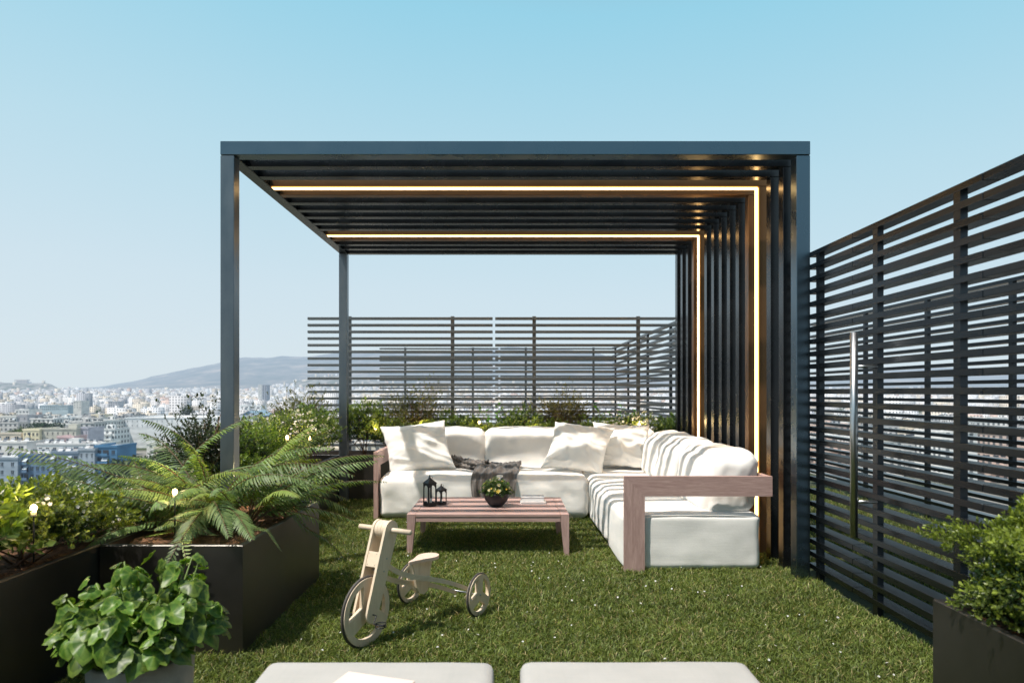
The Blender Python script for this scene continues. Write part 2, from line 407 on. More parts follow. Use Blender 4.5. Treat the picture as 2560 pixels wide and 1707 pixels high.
# ------------------------------------------------------------------ setting: roof terrace
GRASSBASE = surf('turf base', (0.018,0.026,0.008), (0.04,0.05,0.018), scale=30, rough=0.95, bump=0.6, bscale=80, bdist=0.01)
SLABM = surf('terrace concrete', (0.30,0.29,0.27), (0.4,0.39,0.37), scale=1, rough=0.9)
tag(MB().box(-2.62, 4.6, -3.2, 14.6, -38, -0.004).build('terrace_slab', SLABM), kind='structure')
def sheet(name, x0, x1, y0, y1, z, mat):
    mb = MB(); mb.add([(x0,y0,z),(x1,y0,z),(x1,y1,z),(x0,y1,z)], [(0,1,2,3)])
    return tag(mb.build(name, mat), kind='structure')
refl_wall = empty('house', (1.0, -3.0, 0), 'unseen dark house wall added behind the viewer for metal reflections', 'house')  # unseen wall, added so the metal has something dark to reflect
MB().box(-2.6, 4.5, -3.3, -2.9, 0, 3.6).build('wall', surf('dark reflected wall', (0.05,0.035,0.028), (0.08,0.06,0.045), scale=3, stretch=(8,8,0.5), rough=0.7), refl_wall)
sheet('lawn_ground', -1.84, 4.5, -3.0, 14.4, 0.002, GRASSBASE)

def grass(name, zones, label, density, hmin, hmax, seed):
    r = np.random.default_rng(seed); Ps = []; density *= 1.2
    for x0, x1, y0, y1, dm in zones:
        n = int((x1-x0)*(y1-y0)*density*dm)
        Ps.append(np.stack([x0+(x1-x0)*r.random(n), y0+(y1-y0)*r.random(n)], 1))
    P = np.concatenate(Ps); n = len(P)
    cl = np.array([noise.noise(Vector((a*5, b*5, 0))) for a, b in P[:: 8]]); cl = np.repeat(cl, 8)[:n]
    cl2 = np.sin(P[:, 0]*9+3*np.sin(P[:, 1]*7))*np.sin(P[:, 1]*11+2*np.sin(P[:, 0]*5))*0.5
    hh = (hmin+(hmax-hmin)*r.random(n)**1.4)*(1+0.25*cl2+0.5*cl)
    az = r.random(n)*2*math.pi; lean = 0.25+0.9*r.random(n)
    dx = np.cos(az); dy = np.sin(az)
    w_ = 0.0014+0.0015*r.random(n)
    fa = r.random(n)*2*math.pi; sx = np.cos(fa)*w_; sy = np.sin(fa)*w_
    z0 = np.zeros(n)
    b = np.stack([P[:, 0], P[:, 1], z0], 1)
    m = b + np.stack([dx*hh*lean*0.25, dy*hh*lean*0.25, hh*0.55], 1)
    t = b + np.stack([dx*hh*lean*0.95, dy*hh*lean*0.95, hh*(1.0-0.28*lean)], 1)
    s = np.stack([sx, sy, z0], 1)
    V = np.stack([b-s, b+s, m-s*0.8, m+s*0.8, t], 1).reshape(-1, 3)
    k = np.arange(n)[:, None, None]*5
    T = (k+np.array([[0,1,3],[0,3,2],[2,3,4]])[None]).reshape(-1, 3)
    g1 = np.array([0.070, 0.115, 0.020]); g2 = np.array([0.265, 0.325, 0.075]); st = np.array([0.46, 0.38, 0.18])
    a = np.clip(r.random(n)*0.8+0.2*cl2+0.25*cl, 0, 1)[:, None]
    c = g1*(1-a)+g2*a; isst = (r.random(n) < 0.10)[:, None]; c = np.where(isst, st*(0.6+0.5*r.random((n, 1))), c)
    cc = np.stack([c*0.32, c*0.68, c*1.15], 1).reshape(-1, 3)  # shade between blades painted in: dark bases, brighter tips
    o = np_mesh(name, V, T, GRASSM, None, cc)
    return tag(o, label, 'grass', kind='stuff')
grass('lawn_grass', [(-1.82,1.98,1.9,3.6,1.5),(-1.82,1.95,3.6,5.2,1.15),(-1.82,1.95,5.2,7.6,0.75)],
      'short green lawn of mixed blades under the sofa, table and tricycle', 16000, 0.018, 0.046, 3)
grass('neighbouring_grass', [(2.06,3.95,2.6,8.5,1.0),(-1.8,2.0,8.5,13.8,0.35)],
      'strip of lawn on the far side of the slatted screens', 3800, 0.03, 0.06, 4)
# small white clover flowers in the lawn
r = np.random.default_rng(12); n = 170
fx = -1.1+2.9*r.random(n); fy = 2.15+5.0*r.random(n)**1.2
cl = [(0.1,3.2),(0.9,4.0),(-0.8,5.0),(1.2,3.0),(0.45,2.6),(-0.1,2.9),(1.5,3.3),(-0.9,4.6),(0.2,4.6)]
for i in range(0, n, 3):
    c0 = cl[r.integers(0, len(cl))]; fx[i] = c0[0]+r.normal()*0.22; fy[i] = c0[1]+r.normal()*0.22
PP = []; DD = []; NN = []
for x, y in zip(fx, fy):
    z = 0.026+0.014*r.random(); ax = norm(np.array([[r.normal()*0.4, r.normal()*0.4-0.4, 1.0]]))[0]
    o1 = norm(np.cross(ax, [1, 0.2, 0])[None])[0]; o2 = np.cross(ax, o1)
    for a in range(5):
        an = a*2*math.pi/5; PP.append((x, y, z)); DD.append(o1*math.cos(an)+o2*math.sin(an)+ax*0.25); NN.append(ax)
PP = np.array(PP); V, T = leaves(PP, np.array(DD), np.array(NN), np.repeat(0.004+0.0045*r.random(n), 5), np.repeat(np.full(n, 0.0048), 5), 0.1, 0.6)
tag(np_mesh('clover_flowers', V, T, PETAL, None, np.tile(np.array([[0.8,0.8,0.82]]), (len(T), 1))), 'tiny white flowers sprinkled through the short lawn', 'flowers', kind='stuff')

# ------------------------------------------------------------------ pergola
PXL, PXR, PY0, PTOP = -1.831, 1.934, 4.354, 2.80
pg = empty('pergola', (0.05, 5.9, 0), 'large charcoal metal pergola with slatted roof, slatted right wall and warm light strips', 'pergola')
Bv = 0.003
MB().box(PXL, PXR, PY0, PY0+0.10, 2.713, PTOP, bev=Bv).build('front_beam', METAL_SKY, pg)
MB().box(PXL, PXL+0.087, PY0+0.002, PY0+0.094, 0, 2.710, bev=Bv).build('post', METALP, pg)
MB().box(PXR-0.087, PXR, PY0+0.002, PY0+0.094, 0, 2.710, bev=Bv).build('post', METAL_SKY, pg)
YR = 7.425
MB().box(PXL, PXL+0.087, YR, YR+0.09, 0, 2.708, bev=Bv).build('post', METALP, pg)
MB().box(PXL, PXL+0.087, PY0+0.1015, YR+0.09, 2.7095, 2.797, bev=Bv).build('side_beam', METAL, pg)
MB().box(PXR-0.085, PXR-0.002, YR, YR+0.09, 0, 2.708, bev=Bv).build('post', METAL, pg)
MB().box(PXL+0.088, PXR-0.002, YR, YR+0.09, 2.7085, 2.797, bev=Bv).build('rear_beam', METAL, pg)
for i in range(13):
    y = 4.573+0.2194*i
    MB().box(PXL+0.088, PXR-0.001, y, y+0.076, 2.710, 2.795, bev=0.002).build('roof_slat', METAL_GLOW if i in (2, 3, 9, 10) else METAL, pg)
    MB().box(PXR-0.084, PXR-0.003, y+0.001, y+0.080, 0, 2.7085, bev=0.002).build('wall_slat', METAL_GLOW if i in (2, 3, 9, 10) else METAL, pg)
    if i in (2, 9):
        ls = MB().box(PXL+0.10, PXR-0.0935, y+0.009, y+0.068, 2.703, 2.7095).build('light_strip', LED, pg)
        ds = MB(); ds.box(PXL+0.10, PXR-0.0935, y+0.001, y+0.0095, 2.7035, 2.7095); ds.build('halo_edge', LED_HALO, ls)
        MB().box(PXL+0.10, PXR-0.0935, y+0.0685, y+0.0755, 2.7035, 2.7095).build('halo_edge', LED_HALO, ls)
        ls = MB().box(PXR-0.0905, PXR-0.0845, y+0.009, y+0.068, 0.02, 2.702).build('light_strip', LED, pg)
        MB().box(PXR-0.0900, PXR-0.0845, y+0.001, y+0.0095, 0.02, 2.702).build('halo_edge', LED_HALO, ls)
        MB().box(PXR-0.0900, PXR-0.0845, y+0.0685, y+0.0755, 0.02, 2.702).build('halo_edge', LED_HALO, ls)

# ------------------------------------------------------------------ slatted screens
ZTOP = 2.10
def slats(mb, axis, a0, a1, c0, c1, z0=0.05, z1=ZTOP, pitch=0.08, th=0.0305):
    z = z1-th
    while z > z0-0.001:
        if axis == 'y': mb.box(c0, c1, a0, a1, z, z+th, bev=0.0015)
        else: mb.box(a0, a1, c0, c1, z, z+th, bev=0.0015)
        z -= pitch
def screen(name, label, cat, axis, a0, a1, c, posts, depth=0.078, group=None, kids=None):
    loc = (c, (a0+a1)/2, 0) if axis == 'y' else ((a0+a1)/2, c, 0)
    root = empty(name, loc, label, cat, group)
    fm = METALF if axis == 'y' else FENCEB
    mb = MB(); slats(mb, axis, a0, a1, c, c+depth); mb.build('slat_panel', fm, root)
    for p in posts:
        m = MB()
        if axis == 'y': m.box(c+0.004, c+0.037, p-0.023, p+0.023, 0, ZTOP-0.006)
        else: m.box(p-0.021, p+0.021, c+0.012, c+0.050, 0, ZTOP+0.012)
        m.build('post', fm, root)
    return root
FX = 1.952
screen('slatted_fence', 'short charcoal slatted fence section between the pergola post and the gate', 'fence', 'y', 3.861, 4.42, FX, [4.30])
gate = screen('slatted_gate', 'charcoal slatted gate in the right screen with a long steel pull handle', 'gate', 'y', 2.805, 3.856, FX, [2.97, 3.63])
hb = MB(); hx, hy = 1.836, 3.615
hb.tube([(hx, hy, 0.432), (hx, hy, 1.516)], 0.019, 20); ho = hb.build('handle', CHROME, gate, True)
for p in ho.data.polygons:
    if len(p.vertices) > 4: p.use_smooth = False
for z in (0.62, 1.335): MB().tube([(hx+0.012, hy, z), (FX+0.006, hy, z)], 0.009, 10).build('handle_bracket', CHROME, gate, True)
screen('slatted_fence', 'charcoal slatted fence section right of the gate, behind the box shrub planter', 'fence', 'y', 0.4, 2.80, FX, [1.0, 1.65, 2.31])
screen('slatted_fence', 'neighbouring charcoal slatted fence seen through the slats of the right screen', 'fence', 'y', 3.0, 9.0, 3.97, [3.3, 4.35, 5.39, 6.48, 7.6, 8.7])
BYF = 8.2
screen('slatted_fence', 'left panel of the back slatted fence, sticking out past the rear pergola post', 'fence', 'x', -2.40, -0.175, BYF, [-1.90, -0.658], 0.06)
screen('slatted_fence', 'right panel of the back slatted fence, behind the sofa up to the pergola wall', 'fence', 'x', -0.145, 2.02, BYF, [0.325, 1.578], 0.06)
screen('slatted_fence', 'left panel of the farther low-looking slatted fence behind the back fence', 'fence', 'x', -2.60, -0.18, 13.9, [-2.08, -0.70], 0.06)
screen('slatted_fence', 'right panel of the farther slatted fence behind the back fence', 'fence', 'x', -0.14, 2.2, 13.9, [0.38, 1.76], 0.06)
screen('slatted_fence', 'slatted side fence running away from the back fence on the right', 'fence', 'y', 8.4, 13.8, 2.12, [8.94, 10.4, 12.08, 13.5], 0.06)

# ------------------------------------------------------------------ planters
def planter(label, x0, x1, y0, y1, h=0.508, t=0.022, group='dark metal planter boxes', soil=0.06):
    root = empty('planter_box', ((x0+x1)/2, (y0+y1)/2, 0), label, 'planter', group)
    mb = MB(); vs = []
    for (a, b, c, d) in ((x0, x1, y0, y1), (x0+t, x1-t, y0+t, y1-t)):
        vs.append([(a, c), (b, c), (b, d), (a, d)])
    O, I = vs; e = 0.004
    V = [(x, y, 0) for x, y in O] + [(x, y, h-e) for x, y in O]
    O2 = [(x0+e, y0+e), (x1-e, y0+e), (x1-e, y1-e), (x0+e, y1-e)]
    V += [(x, y, h) for x, y in O2] + [(x, y, h) for x, y in I] + [(x, y, 0.05) for x, y in I]
    fs = []
    for l in range(4):
        for i in range(4):
            j = (i+1) % 4; fs.append((l*4+i, l*4+j, l*4+4+j, l*4+4+i))
    mb.add(V, fs); mb.build('box', PLANTER, root)
    n = 26; m = 26; V = []; fs = []
    for i in range(n+1):
        for j in range(m+1):
            x = x0+t+(x1-x0-2*t)*i/n; y = y0+t+(y1-y0-2*t)*j/m
            V.append((x, y, h-soil+0.022*noise.noise(Vector((x*9, y*9, 0)))+0.012*noise.noise(Vector((x*30, y*30, 4)))))
    for i in range(n):
        for j in range(m):
            a = i*(m+1)+j; fs.append((a, a+m+1, a+m+2, a+1))
    MB().add(V, fs).build('soil', SOIL, root, True)
    return root
planter('dark planter box with bark mulch holding the big fern', -1.845, -1.197, 3.09, 4.345, soil=0.03)
planter('dark planter along the left edge filled with white flowering shrubs', -2.45, -1.852, 0.8, 4.345)
planter('dark planter running back beside the left pergola posts', -2.45, -1.845, 4.455, 7.50)
planter('dark planter behind the sofa at the foot of the back fence', -2.45, 1.93, 7.545, 8.12)
planter('dark planter in the lower right corner holding a clipped box shrub', 1.428, 1.925, 0.8, 2.29)

# ------------------------------------------------------------------ shrubs
BOXT = (0.24,0.34,0.05); YEL = (0.36,0.40,0.07)
zs = 0.45
# right foreground planter
shrub('box_shrub', 'dense light green box shrub in the lower right planter', 'shrub', (1.70,1.99,0.43), (0.30,0.32), 0.34, 2300, 0.017, seed=3, tipcol=(0.36,0.44,0.07), incol=(0.025,0.055,0.018), k=8, spiky=0.16, open_=0.5)
shrub('box_shrub', 'second light green box shrub at the right picture edge, nearest the camera', 'shrub', (1.69,1.45,0.44), (0.28,0.30), 0.34, 1000, 0.018, seed=5, tipcol=(0.36,0.46,0.06), incol=(0.025,0.06,0.018), k=8, spiky=0.3)
shrub('box_shrub', 'low box sprigs filling the rim of the lower right planter corner', 'shrub', (1.60,2.10,0.44), (0.15,0.15), 0.15, 420, 0.017, seed=7, tipcol=(0.34,0.42,0.07), incol=(0.025,0.055,0.018), k=8, spiky=0.2)
# left planter, near
shrub('flowering_shrub', 'large-leaved shrub with white blossom at the far left edge', 'shrub', (-2.12,2.42,zs), (0.30,0.30), 0.36, 260, 0.052, seed=9, tipcol=(0.20,0.27,0.045), incol=(0.04,0.085,0.02), k=8, flowers=50, fl_size=0.013, spiky=0.3)
shrub('box_shrub', 'yellow-green shrub lit by a stake lamp in the left planter', 'shrub', (-2.10,2.95,zs), (0.32,0.30), 0.28, 950, 0.022, flowers=40, fl_size=0.010, seed=11, tipcol=(0.30,0.35,0.05), incol=(0.03,0.06,0.016), k=8, spiky=0.35)
shrub('flowering_shrub', 'low shrub dotted with white flowers behind the yellow-green shrub', 'shrub', (-2.18,3.50,zs), (0.30,0.30), 0.19, 600, 0.026, seed=13, tipcol=(0.14,0.22,0.04), incol=(0.03,0.06,0.018), k=8, flowers=190, fl_size=0.011)
shrub('flowering_shrub', 'dark shrub with small white flowers behind the fern on its left', 'shrub', (-2.12,4.05,zs), (0.30,0.28), 0.20, 600, 0.024, seed=15, tipcol=(0.13,0.20,0.04), incol=(0.03,0.06,0.018), k=8, flowers=80, fl_size=0.011)
# fern planter companions
shrub('flowering_shrub', 'small dark shrub with pale flowers in the corner of the fern planter', 'shrub', (-1.38,4.05,0.47), (0.20,0.22), 0.22, 420, 0.018, seed=17, tipcol=(0.11,0.16,0.05), incol=(0.035,0.06,0.025), k=7, flowers=130, fl_size=0.009)
# side planter
shrub('dark_leaved_shrub', 'airy dark-leaved shrub standing left of the front pergola post', 'shrub', (-2.10,4.72,zs), (0.28,0.26), 0.50, 330, 0.026, seed=19, tipcol=(0.05,0.07,0.03), incol=(0.025,0.035,0.018), k=7, spiky=0.9, open_=0.75, stems=22)
shrub('box_shrub', 'bright green box shrub just right of the front left pergola post', 'shrub', (-2.04,5.20,zs), (0.30,0.28), 0.40, 700, 0.022, seed=21, tipcol=BOXT, k=7)
shrub('box_shrub', 'trailing light green shrub spilling over the side planter rim', 'shrub', (-1.93,4.78,0.42), (0.22,0.28), 0.26, 420, 0.022, seed=22, tipcol=(0.28,0.38,0.05), k=7)
shrub('box_shrub', 'mid green box shrub in the middle of the side planter', 'shrub', (-2.08,5.75,zs), (0.30,0.30), 0.38, 650, 0.022, seed=23, tipcol=(0.26,0.32,0.06), k=7)
shrub('flowering_shrub', 'pale flowering shrub lit by lamps beside the rear left post', 'shrub', (-2.02,6.30,zs), (0.34,0.32), 0.46, 650, 0.022, seed=25, tipcol=(0.28,0.34,0.07), k=7, flowers=210, fl_size=0.012)
shrub('box_shrub', 'green shrub overhanging the side planter near the rear left post', 'shrub', (-1.98,6.88,zs), (0.30,0.32), 0.48, 650, 0.022, seed=27, tipcol=(0.22,0.32,0.06), k=7)
shrub('red_twig_shrub', 'tall brownish shrub left of the rear left post, before the fence end', 'shrub', (-2.15,7.20,zs), (0.36,0.30), 0.58, 620, 0.020, seed=29, tipcol=(0.15,0.17,0.04), incol=(0.07,0.06,0.025), k=7, spiky=0.6, open_=0.5, stems=24)
# back planter
def bx(px, y=7.85): return (px-CX)*y/F
shrub('box_shrub', 'bright green box shrub between the rear left post and the sofa', 'shrub', (bx(915),7.74,0.455), (0.28,0.26), 0.50, 700, 0.022, seed=31, tipcol=(0.30,0.38,0.06), k=7)
shrub('red_twig_shrub', 'tall fine-leaved brown-green shrub behind the left sofa pillow', 'shrub', (bx(1030),7.90,0.455), (0.38,0.24), 0.60, 800, 0.018, seed=33, tipcol=(0.17,0.19,0.04), incol=(0.08,0.07,0.02), k=7, spiky=0.7, open_=0.5, stems=26)
shrub('box_shrub', 'low green box shrub behind the seam of the left back cushion', 'shrub', (bx(1150),7.82,0.455), (0.28,0.24), 0.40, 560, 0.022, seed=35, tipcol=(0.24,0.32,0.06), k=7)
shrub('box_shrub', 'green box shrub right of the glossy large-leaved plant', 'shrub', (bx(1310),7.86,0.455), (0.30,0.24), 0.44, 560, 0.022, seed=37, tipcol=(0.22,0.30,0.06), k=7)
shrub('red_twig_shrub', 'tall reddish-twigged shrub behind the middle sofa pillow', 'shrub', (bx(1410),7.90,0.455), (0.34,0.24), 0.60, 760, 0.018, seed=39, tipcol=(0.19,0.19,0.04), incol=(0.09,0.07,0.02), k=7, spiky=0.7, open_=0.55, stems=28)
shrub('flowering_shrub', 'white flowering shrub behind the rightmost sofa pillow', 'shrub', (bx(1575),7.82,0.455), (0.32,0.24), 0.40, 560, 0.022, seed=41, tipcol=(0.30,0.36,0.08), k=7, flowers=190, fl_size=0.012)
shrub('box_shrub', 'green box shrub at the right end of the back planter', 'shrub', (bx(1680),7.82,0.455), (0.26,0.24), 0.38, 480, 0.022, seed=43, tipcol=(0.20,0.28,0.05), k=7)

for k_, (px_, w__, h__, lab_) in enumerate(((1085,0.26,0.30,'low box shrub in the front row behind the left back cushion'),(1215,0.24,0.26,'low box shrub at the foot of the glossy plant behind the sofa'),(1270,0.24,0.30,'low box shrub just right of the back cushion seam'),(1370,0.26,0.30,'low box shrub in front of the reddish-twigged shrub'),(1490,0.28,0.32,'low box shrub behind the gap between the two right pillows'),(975,0.26,0.32,'low box shrub right behind the top of the left pillow'))):
    shrub('box_shrub', lab_, 'shrub', (bx(px_, 7.72),7.72,0.50), (w__,0.16), h__, 420, 0.020, seed=60+k_, tipcol=(0.27,0.34,0.06), k=7)
def big_leaf_plant(label, c, h, seed, nst=4):
    r = np.random.default_rng(seed); root = empty('glossy_leaf_plant', c, label, 'plant')
    st = MB(); P = []; D = []; Nn = []; Ls = []
    for s in range(nst):
        a = r.random()*6.28; lean = 0.08+0.2*r.random(); hh = h*(0.7+0.3*r.random())
        pts = [(math.cos(a)*lean*t*t, math.sin(a)*lean*t*t*0.5, hh*t) for t in np.linspace(0, 1, 7)]
        st.tube(pts, [0.006*(1-0.6*t) for t in np.linspace(0, 1, 7)], 6)
        for q in range(13):
            t = 0.25+0.75*q/12; az = a+q*2.4
            p = (math.cos(a)*lean*t*t, math.sin(a)*lean*t*t*0.5, hh*t)
            P.append(p); D.append((math.cos(az), math.sin(az)*0.9, 0.75)); Nn.append((-math.cos(az)*0.6, -math.sin(az)*0.6, 1)); Ls.append(0.055+0.03*r.random())
    P = np.array(P); Ls = np.array(Ls); V, T = leaves(P, np.array(D), np.array(Nn), Ls, Ls*0.6, 0.2, 0.55, 0.15)
    np_mesh('foliage', V, T, LEAF, root, np.repeat(np.array([[0.07,0.19,0.03]])*(0.7+0.9*r.random((len(P), 1))), 4, 0), world=False)
    st.build('stem', surf('green stem', (0.12,0.16,0.04)), root, True, world=False)
big_leaf_plant('glossy large-leaved plant rising behind the seam of the sofa back', (bx(1238),7.82,0.44), 0.62, 51, 6)
big_leaf_plant('glossy leafy plant with upright stems left of the pergola wall', (bx(1545),7.92,0.44), 0.66, 53, 5)

# ------------------------------------------------------------------ fern
def frond(Lf, a0, bend, wmax, seed, pairs=40):
    r = np.random.default_rng(seed); n = 60
    ts = np.linspace(0, 1, n); ang = a0-bend*ts**0.85
    ds = Lf/(n-1); x = np.concatenate([[0], np.cumsum(np.cos(ang[:-1])*ds)]); z = np.concatenate([[0], np.cumsum(np.sin(ang[:-1])*ds)])
    yy = 0.06*Lf*np.sin(ts*2.2+r.random()*3)*(ts)
    P, D, Nn, Ls, Ws = [], [], [], [], []
    for i in range(pairs):
        t = 0.20+0.80*(i/(pairs-1))**0.95; fi = min(n-2, t*(n-1)); k = int(fi); f = fi-k
        p = np.array([x[k]*(1-f)+x[k+1]*f, yy[k]*(1-f)+yy[k+1]*f, z[k]*(1-f)+z[k+1]*f])
        a = ang[k]; tang = np.array([math.cos(a), 0, math.sin(a)]); nn = np.array([-math.sin(a), 0, math.cos(a)])
        q = (t-0.20)/0.80
        ln = wmax*(min(1, q/0.22)**0.6)*(1-q)**0.62*1.12+0.006
        for s in (-1, 1):
            fw = 0.35+0.5*q+0.08*r.normal()
            d = np.array([0, s*1.0, 0])+tang*fw-nn*(0.18+0.2*r.random()) 
            P.append(p); D.append(d); Nn.append(nn+0.15*r.normal(size=3)); Ls.append(ln*(0.92+0.16*r.random())); Ws.append(min(0.0085, ln*0.32)+0.001)
    P = np.array(P); D = norm(np.array(D)); Nn = np.array(Nn); Ls = np.array(Ls); Ws = np.array(Ws)
    S = norm(np.cross(D, Nn)); U = np.cross(S, D); Nq = len(P)
    fwd = norm(np.stack([np.cos(a0)*np.ones(Nq), np.zeros(Nq), np.zeros(Nq)], 1))
    # 7-vertex curved strip: base, 2 at .3, 2 at .65, tip
    rows = []
    for tt, ww, dr in ((0.0, 0.25, 0), (0.3, 1.0, 0.02), (0.65, 0.75, 0.12), (1.0, 0.03, 0.34)):
        c = P + D*Ls[:, None]*tt - U*(Ls*dr)[:, None] + fwd*(Ls*0.16*tt*tt)[:, None]
        rows += [c-S*(Ws*ww*0.5)[:, None], c+S*(Ws*ww*0.5)[:, None]]
    V = np.stack(rows, 1).reshape(-1, 3); kk = np.arange(Nq)[:, None, None]*8
    T = (kk+np.array([[0,1,3],[0,3,2],[2,3,5],[2,5,4],[4,5,7],[4,7,6]])[None]).reshape(-1, 3)
    # rachis
    mb = MB(); mb.tube([(x[i], yy[i], z[i]) for i in range(0, n, 5)]+[(x[-1], yy[-1], z[-1])], [0.0045*(1-0.8*i/n) for i in range(0, n, 5)]+[0.0006], 5, cap=False)
    RV = np.array(mb.v); RF = np.array(mb.f); RT = np.concatenate([RF[:, [0,1,2]], RF[:, [0,2,3]]])
    base = np.array([0.15,0.225,0.075])*(0.55+0.85*r.random()); young = np.array([0.27,0.34,0.05])
    c = np.repeat((base*(0.85+0.3*r.random((Nq, 1)))), 6, 0)
    if r.random() < 0.25: c = 0.4*c+0.6*young
    rc = np.tile(np.array([[0.16,0.10,0.05]]), (len(RT), 1))
    return np.concatenate([V, RV]), np.concatenate([T, RT+len(V)]), np.concatenate([c, rc])
fern = empty('fern', (-1.60, 3.66, 0.47), 'large arching green fern spreading over the mulch planter on the left', 'fern')
r = np.random.default_rng(77)
nfr = 92
crowns = [(0.0, 0.05, 0.0, 1.0), (-0.22, -0.10, 0.0, 0.86), (0.20, -0.02, 0.0, 0.84)]
for i in range(nfr):
    ox, oy, oz, sc0 = crowns[0 if i % 2 == 0 else (1 if i % 4 == 1 else 2)]
    az = i*2.39996+0.45*r.normal(); lay = i/nfr
    a0 = R(38+46*((i*7) % nfr)/nfr+9*r.normal()); Lf = (0.70+0.38*r.random())*sc0*(1 if math.sin(az) > -0.3 else 0.82)
    bend = R(62+44*r.random())
    V, T, c = frond(Lf, a0, bend, (0.078+0.034*r.random())*Lf/0.85, 100+i)
    roll = 0.35*r.normal(); Mr = np.array([[1, 0, 0], [0, math.cos(roll), -math.sin(roll)], [0, math.sin(roll), math.cos(roll)]])
    Mz = np.array([[math.cos(az), -math.sin(az), 0], [math.sin(az), math.cos(az), 0], [0, 0, 1]])
    V = (V @ Mr.T) @ Mz.T; V += np.array([ox+math.cos(az)*0.02, oy+math.sin(az)*0.02, oz])
    wx, wy = V[:, 0]-1.60, V[:, 1]+3.66      # fronds rest on the rims and droop only outside the box
    outd = np.maximum(np.maximum(wx+1.17, 3.06-wy), np.maximum(wy-4.38, 0)*0)
    zmin = np.where(wx < -1.845, 0.03, np.where(np.hypot(V[:, 0]-ox, V[:, 1]-oy) < 0.12, -0.02, 0.055-1.3*np.maximum(outd, 0)))
    V[:, 2] = np.maximum(V[:, 2], zmin)
    np_mesh('frond', V, T, FERNM, fern, c, world=False)

# ------------------------------------------------------------------ stake lamps
def lamp_proto():
    root = empty('garden_stake_light', (0,0,0), 'x', 'lamp', 'small glowing stake lamps among the plants')
    MB().tube([(0,0,-0.22),(0,0,0.0)], 0.004, 8).build('stake', BLACK, root, True, world=False)
    MB().lathe([(0.001,0.0),(0.011,0.001),(0.012,0.004),(0.012,0.022),(0.001,0.0225)], seg=14).build('base', surf('lamp glow base', (0.8,0.7,0.5), rough=0.4), root, True, world=False)
    MB().lathe([(0.009,0.022),(0.010,0.026),(0.014,0.034),(0.0145,0.042),(0.012,0.050),(0.006,0.056),(0.0005,0.058)], seg=16).build('bulb', BULB, root, True, world=False)
    ld = bpy.data.lights.new('bulb_light', 'POINT'); ld.energy = 2.2; ld.color = (1.0,0.70,0.32); ld.shadow_soft_size = 0.03
    lo = bpy.data.objects.new('bulb_light', ld); COL.objects.link(lo); lo.parent = root; lo.location = (0, 0, 0.075)
    return root
lp = lamp_proto()
lamps = [((437,1245),3.30,'stake lamp glowing over the mulch in front of the fern'),
 ((84,1290),2.62,'stake lamp shining inside the yellow-green shrub at far left'),
 ((635,1215),4.30,'stake lamp at the back corner of the fern planter'),
 ((718,1102),5.55,'stake lamp beside the side planter shrubs, left of the flowering one'),
 ((775,1104),5.95,'stake lamp half hidden in the pale flowering shrub'),
 ((938,1080),7.62,'stake lamp just left of the top of the left pillow'),
 ((1052,1072),7.60,'stake lamp behind the top edge of the left pillow'),
 ((1198,1062),7.62,'stake lamp standing behind the left back cushion, before the fence'),
 ((1333,1078),7.60,'stake lamp behind the wide middle back cushion'),
 ((1598,1068),7.62,'stake lamp in the white flowering shrub by the pergola wall')]
for i, ((px, py), Y, lab) in enumerate(lamps):
    o = lp if i == 0 else copy_tree(lp)
    o.location = ((px-CX)*Y/F, Y, EYE-(py-CY)*Y/F); o['label'] = lab; o.scale = (0.8,0.8,0.8)

# ------------------------------------------------------------------ cushions
import bmesh
def cushion(name, c, size, rad, mat, parent, puff=(0,0,0), wr=0.004, seed=0, cuts=34, fn=None, sag=None):
    bm = bmesh.new(); bmesh.ops.create_cube(bm, size=2.0)
    bmesh.ops.subdivide_edges(bm, edges=bm.edges[:], cuts=cuts, use_grid_fill=True)
    h = Vector(size)/2
    for v in bm.verts:
        p = v.co.copy()
        # denser near the edges
        p = Vector([math.copysign(1-(1-abs(a))**1.25, a) if abs(a) < 1 else a for a in p])
        q = Vector((p.x*h.x, p.y*h.y, p.z*h.z))
        inn = Vector([max(-(h[i]-rad), min(h[i]-rad, q[i])) for i in range(3)])
        d = q-inn
        if d.length > 1e-6:
            # keep face points on the face, round the corners
            d = d.normalized()*rad
        q2 = inn+d
        bx_, by_, bz_ = (1-p.x**4), (1-p.y**4), (1-p.z**4)
        if abs(p.z) >= 0.999 or True:
            q2.z += puff[2]*math.copysign(1, p.z)*bx_*by_*abs(p.z)**2
            q2.x += puff[0]*math.copysign(1, p.x)*by_*bz_*abs(p.x)**3
            q2.y += puff[1]*math.copysign(1, p.y)*bx_*bz_*abs(p.y)**3
        s = Vector((seed*3.1, seed*1.7, seed*0.9))
        ed = max(abs(p.x), abs(p.y)*0.9)**4
        nn = noise.noise(q*5+s)*1.6+noise.noise(Vector((q.x*22, q.y*6, q.z*14))+s)*0.55*ed + abs(noise.noise(q*9+s))*0.5
        n = d.normalized() if d.length > 1e-6 else Vector((0,0,1))
        q2 += n*nn*wr
        if fn: q2 = fn(q2, p)
        v.co = q2+Vector(c)
    me = bpy.data.meshes.new(name); bm.to_mesh(me); bm.free()
    return finish(me, name, mat, parent, True)

sofa = empty('corner_sofa', (0.25, 6.3, 0), 'large off-white corner sofa with pale wood arm frames on the lawn', 'sofa')
SX0, SX1, SYF, SYB = -1.205, 1.715, 6.40, 7.42
